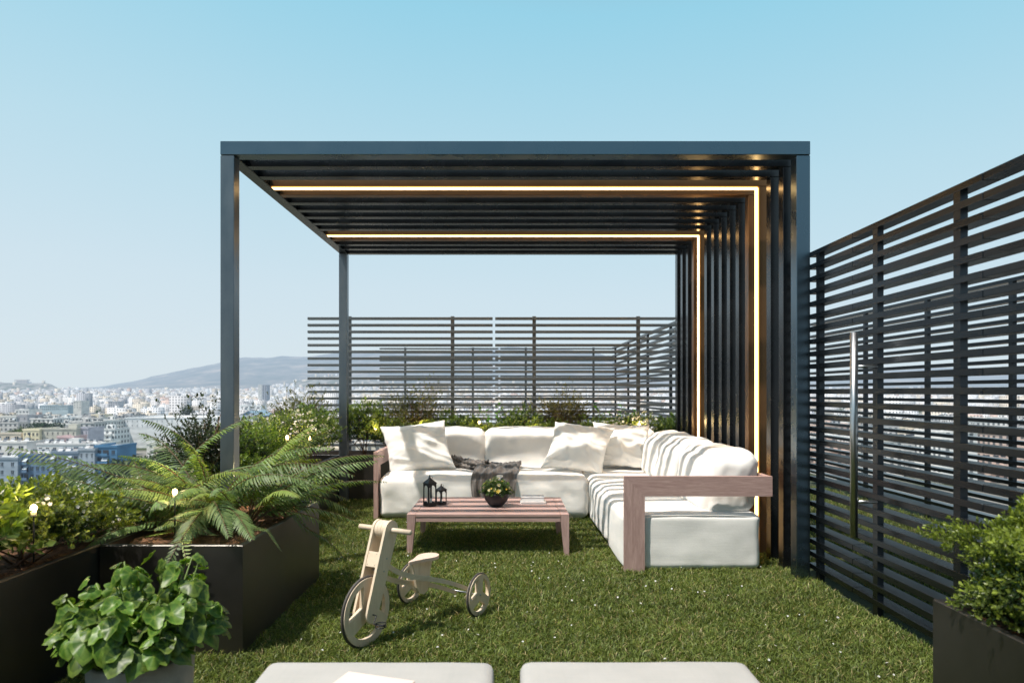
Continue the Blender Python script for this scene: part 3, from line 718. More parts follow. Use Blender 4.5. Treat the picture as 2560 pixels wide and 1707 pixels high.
# seat blocks
def softdrop(q, p): return q
cushion('seat_cushion', (-0.715, 6.86, 0.215), (0.965, 0.94, 0.385), 0.055, FABRIC, sofa, puff=(0.004,0.022,0.034), wr=0.010, seed=1)
cushion('seat_cushion', (0.268, 6.86, 0.215), (0.99, 0.94, 0.385), 0.055, FABRIC, sofa, puff=(0.004,0.022,0.034), wr=0.010, seed=2)
cushion('seat_cushion', (1.235, 6.86, 0.213), (0.93, 0.94, 0.378), 0.06, FABRIC, sofa, puff=(0.01,0.01,0.02), wr=0.004, seed=3)
cushion('seat_cushion', (1.235, 5.82, 0.206), (0.93, 1.12, 0.372), 0.06, FABRIC, sofa, puff=(0.018,0.004,0.026), wr=0.009, seed=4)
cushion('seat_cushion', (1.235, 4.912, 0.196), (0.92, 0.68, 0.366), 0.035, FABRIC, sofa, puff=(0.014,0.004,0.018), wr=0.004, seed=5)
# back cushions
def leanb(q, p): 
    q.y += 0.06*(q.z/0.2)*0.5; return q
def leanr(q, p):
    q.x += 0.05*(q.z/0.2)*0.5; return q
cushion('back_cushion', (-0.715, 7.18, 0.60), (0.965, 0.32, 0.44), 0.075, FABRIC, sofa, puff=(0.004,0.03,0.016), wr=0.013, seed=6, fn=leanb)
cushion('back_cushion', (0.32, 7.18, 0.60), (1.09, 0.32, 0.44), 0.075, FABRIC, sofa, puff=(0.004,0.03,0.016), wr=0.013, seed=7, fn=leanb)
cushion('back_cushion', (1.20, 7.18, 0.595), (0.66, 0.32, 0.44), 0.075, FABRIC, sofa, puff=(0.004,0.03,0.016), wr=0.013, seed=8, fn=leanb)
cushion('back_cushion', (1.535, 6.55, 0.585), (0.34, 0.66, 0.43), 0.10, FABRIC, sofa, puff=(0.03,0.004,0.022), wr=0.012, seed=9, fn=leanr)
cushion('back_cushion', (1.535, 5.86, 0.58), (0.34, 0.745, 0.43), 0.10, FABRIC, sofa, puff=(0.03,0.004,0.022), wr=0.012, seed=10, fn=leanr)
cushion('back_cushion', (1.535, 5.06, 0.565), (0.34, 0.85, 0.43), 0.09, FABRIC, sofa, puff=(0.03,0.004,0.022), wr=0.010, seed=11, fn=leanr)
# stitched piping on the visible end block and between back cushions
MB().tube([(0.80, 4.578, 0.368), (1.0, 4.575, 0.374), (1.3, 4.574, 0.377), (1.5, 4.575, 0.374), (1.675, 4.580, 0.366)], 0.0028, 6).build('piping', FABRIC, sofa, True)
MB().tube([(0.782, 4.62, 0.365), (0.778, 4.9, 0.372), (0.780, 5.22, 0.366)], 0.0028, 6).build('piping', FABRIC, sofa, True)
# wooden frames
AZ0, AZ1 = 0.508, 0.641
def mitre_arm(x_or_y, a0, a1, c0, c1, plane):
    # leg at a0 side, top beam to a1, mitred joint
    lw = 0.137
    leg = [(a0, 0), (a0+lw, 0), (a0+lw, AZ0), (a0, AZ1)]
    top = [(a0, AZ1), (a0+lw, AZ0), (a1, AZ0), (a1, AZ1)]
    return leg, top
leg, top = mitre_arm(0, 0.778, 1.763, 0, 0, 'xz')
MB().prism(leg, 4.537, 4.5685, 'xz').build('arm_leg', WOODZ, sofa)
MB().prism(top, 4.5365, 4.569, 'xz').build('armrest', WOODX, sofa)
MB().box(1.7225, 1.7625, 4.5695, 7.405, 0.510, 0.640, bev=0.002).build('back_rail', WOODY, sofa)
MB().box(-1.249, 1.765, 7.407, 7.423, 0.509, 0.6405, bev=0.002).build('back_rail', WOODX, sofa)
leg, top = mitre_arm(0, 6.385, 7.404, 0, 0, 'yz')
MB().prism(leg, -1.250, -1.210, 'yz').build('arm_leg', WOODZ, sofa)
MB().prism(top, -1.2505, -1.2095, 'yz').build('armrest', WOODY, sofa)
for (x, y) in ((-1.25, 7.34), (1.70, 7.34)):
    MB().box(x, x+0.04, y, y+0.06, 0, 0.508).build('leg', WOODZ, sofa)

# ------------------------------------------------------------------ pillows
def pillow(label, corners_c, right, up, a, T, seed, b=None):
    c = Vector(corners_c); rgt = Vector(right).normalized(); u_ = Vector(up).normalized(); nrm = u_.cross(rgt).normalized()
    if nrm.y > 0: nrm = -nrm
    b = b or a; n = 44; V = []; fs = []
    s = Vector((seed*5.3, seed*2.1, 0))
    for side in (1, -1):
        for i in range(n+1):
            for j in range(n+1):
                u = -1+2*i/n; v = -1+2*j/n
                u = math.copysign(1-(1-abs(u))**1.3, u); v = math.copysign(1-(1-abs(v))**1.3, v)
                x = a*u*(1-0.10*(1-v*v)*u*u); y = b*v*(1-0.10*(1-u*u)*v*v)
                t = T*max(0, (1-u*u)*(1-v*v))**0.42
                q = Vector((u*1.5, v*1.5, side*2))+s
                edge = max(abs(u), abs(v))
                rad_ = math.atan2(v, u)
                wr = 0.045*noise.noise(q*1.3)*(t/T) 
                f1 = 1-abs(noise.noise(Vector((u*1.2+v*2.4, v*0.9-u*0.8, seed*7.7)))*2.6)
                wr += 0.026*max(0, f1)**2*(t/T)**0.6
                wr += 0.024*noise.noise(Vector((math.cos(rad_)*7+seed, math.sin(rad_)*7, edge*0.8)))*(edge**3)*min(1, t/T*3)
                x += 0.008*noise.noise(Vector((v*4, seed, 0)))*abs(u); y += 0.008*noise.noise(Vector((u*4, seed, 5)))*abs(v)
                p = c + rgt*x + u_*y + nrm*(side*(t)+ (wr if side > 0 else 0))
                V.append(p)
    N1 = (n+1)*(n+1)
    for sd in range(2):
        for i in range(n):
            for j in range(n):
                a_ = sd*N1+i*(n+1)+j; q = (a_, a_+n+1, a_+n+2, a_+1)
                fs.append(q if sd == 0 else q[::-1])
    mb = MB(); mb.add(V, fs)
    me = bpy.data.meshes.new('throw_pillow'); me.from_pydata([tuple(p) for p in mb.v], [], mb.f)
    bm = bmesh.new(); bm.from_mesh(me); bmesh.ops.remove_doubles(bm, verts=bm.verts, dist=0.0008); bmesh.ops.recalc_face_normals(bm, faces=bm.faces); bm.to_mesh(me); bm.free()
    o = finish(me, 'throw_pillow', FABRIC2, None, True)
    o.data.transform(Matrix.Translation(-c)); o.location = c
    return tag(o, label, 'pillow', 'off-white throw pillows on the sofa')
pillow('leftmost off-white throw pillow, leaning against the left armrest end', (-0.885, 6.74, 0.655), (1, 0.10, 0.10), (-0.28, 0.45, 1), 0.325, 0.10, 1, b=0.262)
pillow('middle off-white throw pillow overlapping the one beside it', (0.70, 6.72, 0.655), (1, -0.05, -0.10), (0.36, 0.45, 1), 0.30, 0.10, 2, b=0.255)
pillow('right off-white throw pillow tucked into the sofa corner', (1.16, 6.92, 0.660), (1, -0.22, -0.05), (0.02, 0.38, 1), 0.29, 0.09, 3, b=0.235)

# ------------------------------------------------------------------ throw blanket
def blanket():
    path = [(6.93,0.452),(6.80,0.458),(6.66,0.455),(6.54,0.447),(6.45,0.425),(6.392,0.375),(6.372,0.30),(6.366,0.20),(6.362,0.11),(6.352,0.035)]
    nu, nv = 90, 110; V = []; fs = []
    P = [Vector((0, a, b)) for a, b in path]
    cum = [0]
    for i in range(1, len(P)): cum.append(cum[-1]+(P[i]-P[i-1]).length)
    def at(t):
        d = t*cum[-1]
        for i in range(1, len(P)):
            if d <= cum[i]+1e-9:
                f = (d-cum[i-1])/(cum[i]-cum[i-1]); a = P[i-1].lerp(P[i], f); tn = (P[i]-P[i-1]).normalized(); return a, Vector((0, tn.z, -tn.y)) if tn.z < 0 else Vector((0, tn.z, -tn.y))
        return P[-1], Vector((0, -1, 0))
    for j in range(nv+1):
        t = j/nv; a, nn = at(t)
        if nn.z < 0 and abs(nn.z) > abs(nn.y): nn = -nn
        if abs(nn.y) >= abs(nn.z) and nn.y > 0: nn = -nn
        nn = (Vector((0, -min(1, max(0, (t-0.38)*5)), 1-min(1, max(0, (t-0.38)*5))+0.02))).normalized()
        x0 = -0.30+0.03*math.sin(t*7)-0.03*(1-t); x1 = 0.085+0.02*math.sin(t*5+1)+0.04*(1-t)
        for i in range(nu+1):
            s = i/nu
            x = x0+(x1-x0)*s
            fold = 0.5+0.5*math.sin(s*24+3*noise.noise(Vector((s*3, t*2.5, 1)))*2)
            cr = noise.noise(Vector((s*9, t*10, 3)))
            bunch = max(0, 1-t/0.5)
            off = 0.007+0.026*fold*(0.4+t)+min(1, t*6)*bunch*(0.13*abs(noise.noise(Vector((s*4.5, t*5.5, 3))))+0.045*abs(noise.noise(Vector((s*9+t*4, t*9, 7)))))+0.022*abs(noise.noise(Vector((s*5, t*4, 9))))
            p = a+nn*off; x += 0.012*cr*bunch+0.006*noise.noise(Vector((s*6, t*6, 20)))
            V.append((x, p.y, p.z))
    for j in range(nv):
        for i in range(nu):
            q = j*(nu+1)+i; fs.append((q, q+1, q+nu+2, q+nu+1))
    # bunched tail trailing to the rear left
    tail = [(-0.20,6.70,0.475),(-0.30,6.74,0.480),(-0.40,6.80,0.485),(-0.47,6.85,0.492),(-0.53,6.88,0.505),(-0.565,6.90,0.53)]
    m = 46; k = 40; b = len(V); T = [Vector(q) for q in tail]
    for j in range(m+1):
        t = j/m*(len(T)-1); i0 = min(int(t), len(T)-2); c = T[i0].lerp(T[i0+1], t-i0); rr = 0.082*(1-0.25*abs(math.sin(t*1.9)))*(1 if j < m-5 else (m-j)/5+0.05)
        for i in range(k):
            a = 2*math.pi*i/k; q = Vector((math.cos(a)*1.2, math.sin(a)*1.2, t*1.6))
            d = 1+0.9*abs(noise.noise(q*1.6))-0.35*abs(noise.noise(q*4.1+Vector((5,5,5))))+0.25*math.sin(a*7+t*1.5)
            V.append((c.x+rr*0.55*math.cos(a)*d*0.5, c.y+rr*math.cos(a)*d*0.8, c.z+rr*math.sin(a)*d*0.6))
    for j in range(m):
        for i in range(k):
            q0 = b+j*k+i; q1 = b+j*k+(i+1)%k; fs.append((q0, q1, q1+k, q0+k))
    o = MB().add(V, fs).build('throw_blanket', THROW, None, True)
    tag(o, 'crumpled taupe throw draped over the sofa seat edge behind the bowl', 'blanket')
blanket()

# ------------------------------------------------------------------ coffee table
TX0, TX1, TY0, TY1, TZ = -0.733, 0.452, 4.984, 5.800, 0.309
tb = empty('coffee_table', ((TX0+TX1)/2, (TY0+TY1)/2, 0), 'low pale wooden coffee table with tapered legs in front of the sofa', 'table')
def leg_poly(x, y, sx, sy):
    mb = MB(); tw, bw = 0.060, 0.034; z1 = TZ-0.001; V = []
    for z, w_ in ((0, bw), (TZ-0.055, tw), (z1, tw)):
        xs = (x, x+sx*w_); ys = (y, y+sy*w_)
        V += [(xs[0], ys[0], z), (xs[1], ys[0], z), (xs[1], ys[1], z), (xs[0], ys[1], z)]
    fs = [(0,1,2,3), (8,9,10,11)]+[(l*4+i, l*4+(i+1)%4, l*4+4+(i+1)%4, l*4+4+i) for l in range(2) for i in range(4)]
    mb.add(V, fs); return mb
for (x, y, sx, sy) in ((TX0,TY0,1,1),(TX1,TY0,-1,1),(TX0,TY1,1,-1),(TX1,TY1,-1,-1)):
    leg_poly(x, y, sx, sy).build('leg', WOODZ, tb)
MB().box(TX0+0.062, TX1-0.062, TY0+0.004, TY0+0.030, TZ-0.056, TZ-0.003, bev=0.001).build('apron', WOODX, tb)
MB().box(TX0+0.062, TX1-0.062, TY1-0.030, TY1-0.004, TZ-0.056, TZ-0.003, bev=0.001).build('apron', WOODX, tb)
MB().box(TX0+0.004, TX0+0.030, TY0+0.062, TY1-0.062, TZ-0.056, TZ-0.003, bev=0.001).build('apron', WOODY, tb)
MB().box(TX1-0.030, TX1-0.004, TY0+0.062, TY1-0.062, TZ-0.056, TZ-0.003, bev=0.001).build('apron', WOODY, tb)
tt = MB()
tt.box(TX0+0.0635, TX1-0.0635, TY0+0.0, TY0+0.062, TZ-0.018, TZ+0.0005, bev=0.001)
tt.box(TX0+0.0635, TX1-0.0635, TY1-0.062, TY1, TZ-0.018, TZ+0.0005, bev=0.001)
for k in range(7):
    y0 = TY0+0.064+k*(TY1-TY0-0.128)/7; y1 = TY0+0.064+(k+1)*(TY1-TY0-0.128)/7-0.002
    tt.box(TX0+0.064, TX1-0.064, y0, y1, TZ-0.018, TZ-0.001, bev=0.001)
tt.build('tabletop', WOODX, tb)
t2 = MB(); t2.box(TX0+0.001, TX0+0.062, TY0+0.062, TY1-0.062, TZ-0.018, TZ, bev=0.001); t2.box(TX1-0.062, TX1-0.001, TY0+0.062, TY1-0.062, TZ-0.018, TZ, bev=0.001)
t2.build('end_board', WOODY, tb)

# ------------------------------------------------------------------ lanterns
def lantern(label, x, y, hw, hb, hroof, rz, ncand):
    root = empty('lantern', (x, y, TZ+0.001), label, 'lantern', 'black metal candle lanterns on the coffee table', rz)
    fr = MB(); t = hw*0.10
    fr.box(-hw, hw, -hw, hw, 0, t*1.2); 
    for k in range(4):
        # arched side frame: ring between rectangle and arch opening
        n = 14; out = []; inn = []; z0 = t*1.2; z1 = hb; w1 = hw; wi = hw*0.74; zi0 = hb*0.17; za = hb*0.93-wi
        for i in range(n+1):
            a = math.pi*i/n; inn.append((wi*math.cos(a), za+wi*math.sin(a)*0.95)); 
            out.append((w1*max(-1, min(1, math.cos(a)*1.45)), z1 if 0.2 < i/n < 0.8 else (za+(z1-za)*min(1, math.sin(a)*1.7))))
        inn = [(wi, zi0)]+inn+[(-wi, zi0)]; out = [(w1, z0)]+out+[(-w1, z0)]
        b = len(fr.v)
        V = []
        for (a1, b1), (a2, b2) in zip(out, inn):
            V += [(a1, -hw-0.0005, b1), (a2, -hw-0.0005, b2), (a1, -hw+t, b1), (a2, -hw+t, b2)]
        m = len(out); fs = []
        for i in range(m-1):
            o = i*4; fs += [(o, o+1, o+5, o+4), (o+2, o+6, o+7, o+3), (o+1, o+3, o+7, o+5)]
        o = (m-1)*4; fs += [(0, 1, o+1, o), (1, 3, o+3, o+1)]
        s0 = len(fr.v); fr.add(V, fs); fr.xform(Matrix.Rotation(k*math.pi/2, 4, 'Z'), s0)
    fr.build('frame', BLACK, root, world=False)
    rf = MB()
    prof = [(1.12, 0.0), (1.12, 0.06), (0.80, 0.30), (0.42, 0.60), (0.16, 0.86), (0.10, 1.0)]
    V = []; fs = []
    for s, zz in prof:
        V += [(a*hw*s, b_*hw*s, hb+hroof*zz) for a, b_ in ((-1,-1),(1,-1),(1,1),(-1,1))]
    for l in range(len(prof)-1):
        for i in range(4): fs.append((l*4+i, l*4+(i+1)%4, l*4+4+(i+1)%4, l*4+4+i))
    fs += [(0,1,2,3), tuple(range(len(V)-4, len(V)))]
    rf.add(V, fs)
    rf.lathe([(0.001,0),(hw*0.12,hroof*0.08),(hw*0.16,hroof*0.2),(hw*0.1,hroof*0.32),(0.001,hroof*0.36)], (0,0,hb+hroof*0.98), 10)
    rf.build('roof', BLACK, root, world=False)
    rg = MB(); rr = hw*0.42
    rg.tube([(0.006+rr*math.cos(a), 0, hb+hroof*0.85+rr*math.sin(a)) for a in np.linspace(0, 2*math.pi, 22)], 0.0011, 6, cap=False)
    ro = rg.build('ring_handle', BLACK, root, True, world=False); ro.rotation_euler = (0, 0, R(-rz*57.3+10))
    for k in range(ncand):
        off = (0.0, 0.0) if ncand == 1 else ((-0.017, -0.006) if k == 0 else (0.015, 0.010))
        cr = 0.011; ch = hb*(0.34 if k == 0 else 0.30)
        cd = MB(); cd.lathe([(0.0005, t*1.2), (cr, t*1.2), (cr, ch), (cr*0.8, ch-0.002), (0.0005, ch-0.003)], (off[0], off[1], 0.001), 16)
        cd.tube([(off[0], off[1], ch-0.003), (off[0]+0.001, off[1], ch+0.006)], 0.0008, 5)
        cd.build('candle', CANDLE, root, True, world=False)
lantern('taller black lantern with two white candles on the table', -0.606, 5.345, 0.037, 0.178, 0.048, R(40), 2)
lantern('shorter black lantern with one candle, right of the taller one', -0.524, 5.425, 0.030, 0.115, 0.036, R(47), 1)

# ------------------------------------------------------------------ bowl and flowers
bw = MB()
prof = [(0.001,0.0),(0.042,0.0),(0.047,0.003),(0.066,0.020),(0.085,0.045),(0.097,0.070),(0.1035,0.095),(0.1045,0.104),(0.1025,0.1045),(0.0985,0.098),(0.090,0.07),(0.06,0.06),(0.001,0.058)]
bw.lathe(prof, (0,0,0), 48); bo = bw.build('bowl', BOWLM, None, True); bo.location = (-0.085, 5.34, TZ+0.001)
tag(bo, 'round matte black bowl planted with yellow flowers on the table', 'bowl')
r = np.random.default_rng(5)
fp = empty('flowering_plant', (-0.085, 5.34, TZ+0.095), 'small bushy plant with white and yellow star flowers in the bowl', 'plant')
n = 620; d = rand_dirs(n, r); d[:, 2] = np.abs(d[:, 2])
sc_ = (0.6+0.4*r.random(n))*(1+0.15*r.normal(size=n)*0.6)
T0 = d*np.array([0.128, 0.128, 0.118])*sc_[:, None]; k = 7
P = np.repeat(T0, k, 0); D0 = np.repeat(norm(d+np.array([0,0,0.5])), k, 0); D = norm(D0*0.6+rand_dirs(n*k, r)*0.8)
V, T = leaves(P, D, D0, 0.013*(0.7+0.6*r.random(n*k)), 0.006*np.ones(n*k))
cc = np.array([[0.09,0.17,0.03]])*(0.4+1.3*np.repeat(r.random((n, 1)), k, 0))*(0.5+0.7*P[:, 2:3]/0.12)
np_mesh('foliage', V, T, LEAF, fp, np.repeat(cc, 4, 0), world=False)
for i in range(26):
    az = r.random()*6.28; el = r.random()*1.15+0.15
    if i == 0: az, el = -1.45, 0.32
    if i == 1: az, el = -1.35, 0.72
    ax = np.array([math.cos(az)*math.cos(el), math.sin(az)*math.cos(el), math.sin(el)])
    ctr = ax*np.array([0.13, 0.13, 0.122]); s = 0.020 if i < 3 else 0.008+0.007*r.random()
    o1 = norm(np.cross(ax, [0, 0.3, 1])[None])[0]; o2 = np.cross(ax, o1); PP = []; DD = []; NN = []
    for a in range(7):
        an = a*2*math.pi/7; PP.append(ctr); DD.append(o1*math.cos(an)+o2*math.sin(an)+ax*0.25); NN.append(ax)
    V, T = leaves(np.array(PP), np.array(DD), np.array(NN), np.full(7, s), np.full(7, s*0.42), 0.15, 0.5)
    c = np.tile(np.array([[0.85,0.80,0.50]]) if i % 3 else np.array([[0.80,0.62,0.12]]), (len(T), 1))
    V2, T2 = leaves(np.array([ctr+ax*0.001]*5), np.array([o1*math.cos(q*1.26)+o2*math.sin(q*1.26)+ax*0.5 for q in range(5)]), np.array([ax]*5), np.full(5, s*0.3), np.full(5, s*0.25))
    np_mesh('flower', np.concatenate([V, V2]), np.concatenate([T, T2+len(V)]), PETAL, fp, np.concatenate([c, np.tile(np.array([[0.8,0.5,0.03]]), (len(T2), 1))]), world=False)

# ------------------------------------------------------------------ books
def book(label, cx, cy, z, w_, d_, h_, rz, covm):
    root = empty('book', (cx, cy, z), label, 'book', None, rz)
    m = MB(); m.box(-w_/2, w_/2, -d_/2, d_/2, 0, 0.002, bev=0.0005); m.box(-w_/2, w_/2, -d_/2, d_/2, h_-0.002, h_, bev=0.0005); m.box(-w_/2, w_/2, d_/2-0.0025, d_/2-0.0003, 0.0021, h_-0.0021)
    m.build('cover', covm, root, world=False)
    MB().box(-w_/2+0.004, w_/2-0.004, -d_/2+0.003, d_/2-0.003, 0.0022, h_-0.0022).build('pages', PAPER, root, world=False)
    return root
book('white book lying flat at the bottom of the stack on the table', 0.208, 5.50, TZ+0.002, 0.205, 0.145, 0.016, R(0.5), surf('white cover', (0.72,0.71,0.7), rough=0.4))
book('grey marbled book lying on top of the white book', 0.205, 5.515, TZ+0.0185, 0.185, 0.13, 0.034, R(-1), COVER)

# ------------------------------------------------------------------ poufs and paper
OZ = 0.38; OY = 2.085
cu1 = cushion('pouf', (-0.385, 1.765, OZ-0.11), (0.69, 0.66, 0.22), 0.028, GREYFAB, None, puff=(0.0,0.0,0.006), wr=0.0015, seed=21, cuts=26)
tag(cu1, 'left of two light grey square poufs at the bottom edge, with a paper on it', 'pouf', 'light grey square poufs in the foreground')
cu2 = cushion('pouf', (0.385, 1.765, OZ-0.11), (0.69, 0.66, 0.22), 0.028, GREYFAB, None, puff=(0.0,0.0,0.006), wr=0.0015, seed=22, cuts=26)
tag(cu2, 'right of two light grey square poufs at the bottom edge, bare on top', 'pouf', 'light grey square poufs in the foreground')
for cu, x in ((cu1, -0.385), (cu2, 0.385)):
    c = Vector((x, 1.765, 0)); cu.data.transform(Matrix.Translation(-c)); cu.location = c
    MB().box(x-0.32, x+0.32, 1.46, 2.07, 0.0, OZ-0.219, bev=0.004).build('base', BLACK, cu)
pp = MB(); pp.box(-0.105, 0.105, -0.15, 0.15, 0, 0.004)
po = pp.build('magazine', PINKP, None); po.location = (-0.405, 1.80, OZ+0.009); po.rotation_euler = (0, 0, R(-18))
tag(po, 'pale pink magazine lying on the left pouf', 'magazine')
MB().box(0.092, 0.099, 0.02, 0.12, 0.0041, 0.0046).build('printed_line', COVER, po, world=False)

# ------------------------------------------------------------------ tricycle
tr = empty('toy_tricycle', (-0.663, 3.206, 0.006), 'wooden balance tricycle of pale plywood with three cut-out wheels on the lawn', 'tricycle', None, math.atan2(-0.868, -0.496))
def wheel(x, y, z, Rw, tw, hw, parent, tyw):
    """plywood wheel in the local xz plane with three rounded openings"""
    n = 180; r2 = Rw*0.76; V = []; fs = []
    def rin(th):
        phi = ((th+math.pi/3) % (2*math.pi/3))-math.pi/3
        v = (hw)/max(1e-3, math.sin(max(0.001, math.pi/3-abs(phi))))
        return min(r2, (v**3+(0.0)**3)**(1/3))
    Ro = Rw-0.009
    rad = []
    for i in range(n):
        th = 2*math.pi*i/n; rad.append((th+0.6, rin(th)))
    V = [(x, y-tw/2, z), (x, y+tw/2, z)]
    for th, ri in rad:
        for rr in (ri, r2, Ro):
            for s in (-1, 1): V.append((x+rr*math.cos(th), y+s*tw/2, z+rr*math.sin(th)))
    for i in range(n):
        j = (i+1) % n; a = 2+i*6; b = 2+j*6
        fs += [(0, b, a), (1, a+1, b+1)]
        fs += [(a+2, b+2, b+4, a+4), (a+3, a+5, b+5, b+3), (a+4, b+4, b+5, a+5)]
        si = rad[i][1] >= r2-1e-6; sj = rad[j][1] >= r2-1e-6
        if not (si and sj):
            fs += [(a, b, b+1, a+1), (a+2, a+3, b+3, b+2)]
    w_ = MB().add(V, fs).build('wheel', PLY, parent, world=False, fixn=True)
    t = MB(); t.tube([(x+(Rw-0.006)*math.cos(a), y, z+(Rw-0.006)*math.sin(a)) for a in np.linspace(0, 2*math.pi, 73)], tyw, 10, cap=False)
    t.build('tyre', RUBBER, w_, True, world=False)
    h_ = MB(); h_.tube([(x, y-tw/2-0.004, z), (x, y+tw/2+0.004, z)], 0.006, 12); h_.build('hub', CHROME, w_, True, world=False)
    return w_
wheel(0, 0, 0.166, 0.166, 0.022, 0.036, tr, 0.0068)
RL = -0.630
wheel(RL, 0.228, 0.116, 0.116, 0.020, 0.024, tr, 0.0062)
wheel(RL, -0.228, 0.116, 0.116, 0.020, 0.024, tr, 0.0062)
def stadium(p0, p1, r0, r1, n=14):
    d = math.atan2(p1[1]-p0[1], p1[0]-p0[0]); out = []
    for i in range(n+1):
        a = d+math.pi/2+math.pi*i/n; out.append((p0[0]+r0*math.cos(a), p0[1]+r0*math.sin(a)))
    for i in range(n+1):
        a = d-math.pi/2+math.pi*i/n; out.append((p1[0]+r1*math.cos(a), p1[1]+r1*math.sin(a)))
    return out
TOP = (-0.135, 0.527)
for s in (-1, 1):
    MB().prism(stadium((0.004, 0.158), TOP, 0.040, 0.047), s*0.0375-0.0065, s*0.0375+0.0065, 'xz').build('fork_blade', PLY, tr, world=False)
m = MB()
for k in range(3): m.tube([(TOP[0], -0.0295+k*0.0200, TOP[1]), (TOP[0], -0.0105+k*0.0200, TOP[1])], 0.0435, 32)
m.build('spacer', PLYX, tr, world=False)
MB().tube([(TOP[0], -0.158, TOP[1]), (TOP[0], 0.158, TOP[1])], 0.0125, 18).build('handlebar', PLYX, tr, True, world=False)
# square plate between the blades
fd = Vector((TOP[0], 0, TOP[1]-0.158)).normalized(); nrmf = Vector((fd.z, 0, -fd.x))
ctr = Vector((0.004, 0, 0.158))+fd*0.245+nrmf*0.030
m = MB(); m.box(-0.0305, 0.0305, -0.010, 0.010, -0.036, 0.036, bev=0.001)
Mf = Matrix.Translation(ctr) @ Matrix(((nrmf.x, 0, fd.x, 0), (0, 1, 0, 0), (nrmf.z, 0, fd.z, 0), (0, 0, 0, 1)))
Mf = Mf @ Matrix.Rotation(R(90), 4, 'Z')
m.xform(Mf); m.build('head_block', PLYX, tr, world=False)
m = MB()
for a in (-0.022, 0.022):
    for b in (-0.026, 0.026):
        s0 = len(m.v); m.tube([(a, -0.0095, b), (a, -0.0112, b)], 0.0022, 8); m.xform(Mf, s0)
for a in (0.20, 0.26):
    q = Vector((0.004, 0, 0.158))+fd*a-nrmf*0.012
    m.tube([(q.x, -0.0465, q.z), (q.x, 0.0465, q.z)], 0.0035, 8)
m.build('bolt', CHROME, tr, world=False)
# curved twin rails, steering head to rear axle
def sweep(pts, hts, th):
    V = []; fs = []
    for i, (p, h_) in enumerate(zip(pts, hts)):
        x, y, z = p
        V += [(x, y-th/2, z-h_/2), (x, y+th/2, z-h_/2), (x, y+th/2, z+h_/2), (x, y-th/2, z+h_/2)]
    for i in range(len(pts)-1):
        for k in range(4): a = i*4; fs.append((a+k, a+(k+1)%4, a+4+(k+1)%4, a+4+k))
    n = len(V); fs += [(0,1,2,3), (n-4,n-3,n-2,n-1)]
    return MB().add(V, fs)
for s in (-1, 1):
    pts = []; hts = []
    for i in range(25):
        t = i/24; x = -0.085-0.545*t
        z = 0.365-0.245*(t**0.85)-0.012*math.sin(t*math.pi*2)+(0.020 if s > 0 else -0.022)*(1-0.35*t)
        y = s*(0.030+0.018*t)+0.13*(max(0, t-0.25)/0.75)**1.3
        pts.append((x, y, z)); hts.append(0.029-0.007*t)
    sweep(pts, hts, 0.010).build('frame_rail', PLYX, tr, world=False)
MB().tube([(RL, -0.236, 0.116), (RL, 0.236, 0.116)], 0.0055, 10).build('axle', CHROME, tr, True, world=False)
# seat support plate and seat
sup = [(-0.330,0.318),(-0.500,0.318),(-0.475,0.25),(-0.470,0.19),(-0.455,0.155),(-0.42,0.142),(-0.385,0.155),(-0.36,0.19),(-0.345,0.25)]
MB().prism(sup, 0.010, 0.024, 'xz').build('seat_support', PLY, tr, world=False)
seat = []
for i in range(40):
    a = 2*math.pi*i/40; u = math.cos(a); wd = 0.060*(0.62-0.38*math.tanh(u*2.0+0.1))
    seat.append((-0.415+0.115*u, 0.017+wd*1.15*math.sin(a)))
MB().prism(seat, 0.318, 0.334, 'xy').build('seat', surf('pale pink plywood', (0.78,0.60,0.50), (0.70,0.52,0.42), scale=20, rough=0.5), tr, world=False)
MB().box(-0.452, -0.440, -0.012, 0.052, 0.215, 0.229).build('cross_bolt', CHROME, tr, world=False)
for s in (-1, 1):
    m = MB(); y = s*0.046
    m.tube([(0.004, y, 0.158), (0.004, y+s*0.022, 0.158), (0.030*s, y+s*0.026, 0.158-0.050*0.6), (0.030*s, y+s*0.045, 0.128)], 0.0032, 8)
    c = Vector((0.030*s, y+s*0.068, 0.128))
    for zz in (-0.006, 0.006):
        m.tube([(c.x+0.026*math.cos(a), c.y+0.024*math.sin(a), c.z+zz) for a in np.linspace(0, 2*math.pi, 21)], 0.0026, 6, cap=False)
    m.tube([(c.x, c.y-s*0.024, c.z), (c.x, c.y+s*0.024, c.z)], 0.003, 6)
    m.build('pedal', BLACK, tr, True, world=False)

# ------------------------------------------------------------------ concrete pot and round-leaved plant
PC = (-1.285, 2.40)
pt = empty('plant_pot', (PC[0], PC[1], 0), 'round grey concrete pot in the lower left corner', 'pot')
m = MB(); Rp = 0.172
m.lathe([(0.001,0.0),(Rp-0.022,0.0),(Rp-0.015,0.006),(Rp,0.275),(Rp-0.003,0.280),(Rp-0.022,0.280),(Rp-0.024,0.276),(Rp-0.030,0.22),(0.001,0.22)], (PC[0], PC[1], 0), 64)
m.build('pot_body', CONC, pt, True)
m = MB(); V = [(PC[0], PC[1], 0.25)]; fs = []
for k in range(6):
    for i in range(40):
        a = 2*math.pi*i/40; rr = (Rp-0.027)*(k+1)/6; x = PC[0]+rr*math.cos(a); y = PC[1]+rr*math.sin(a)
        V.append((x, y, 0.248+0.010*noise.noise(Vector((x*25, y*25, 0)))))
for i in range(40): fs.append((0, 1+i, 1+(i+1)%40))
for k in range(5):
    for i in range(40): a = 1+k*40+i; b = 1+k*40+(i+1)%40; fs.append((a, a+40, b+40, b))
m.add(V, fs); m.build('soil', SOIL, pt, True)
rl = empty('round_leaved_plant', (PC[0], PC[1], 0.25), 'bushy potted plant with round glossy ruffled leaves, front left', 'plant')
r = np.random.default_rng(31)
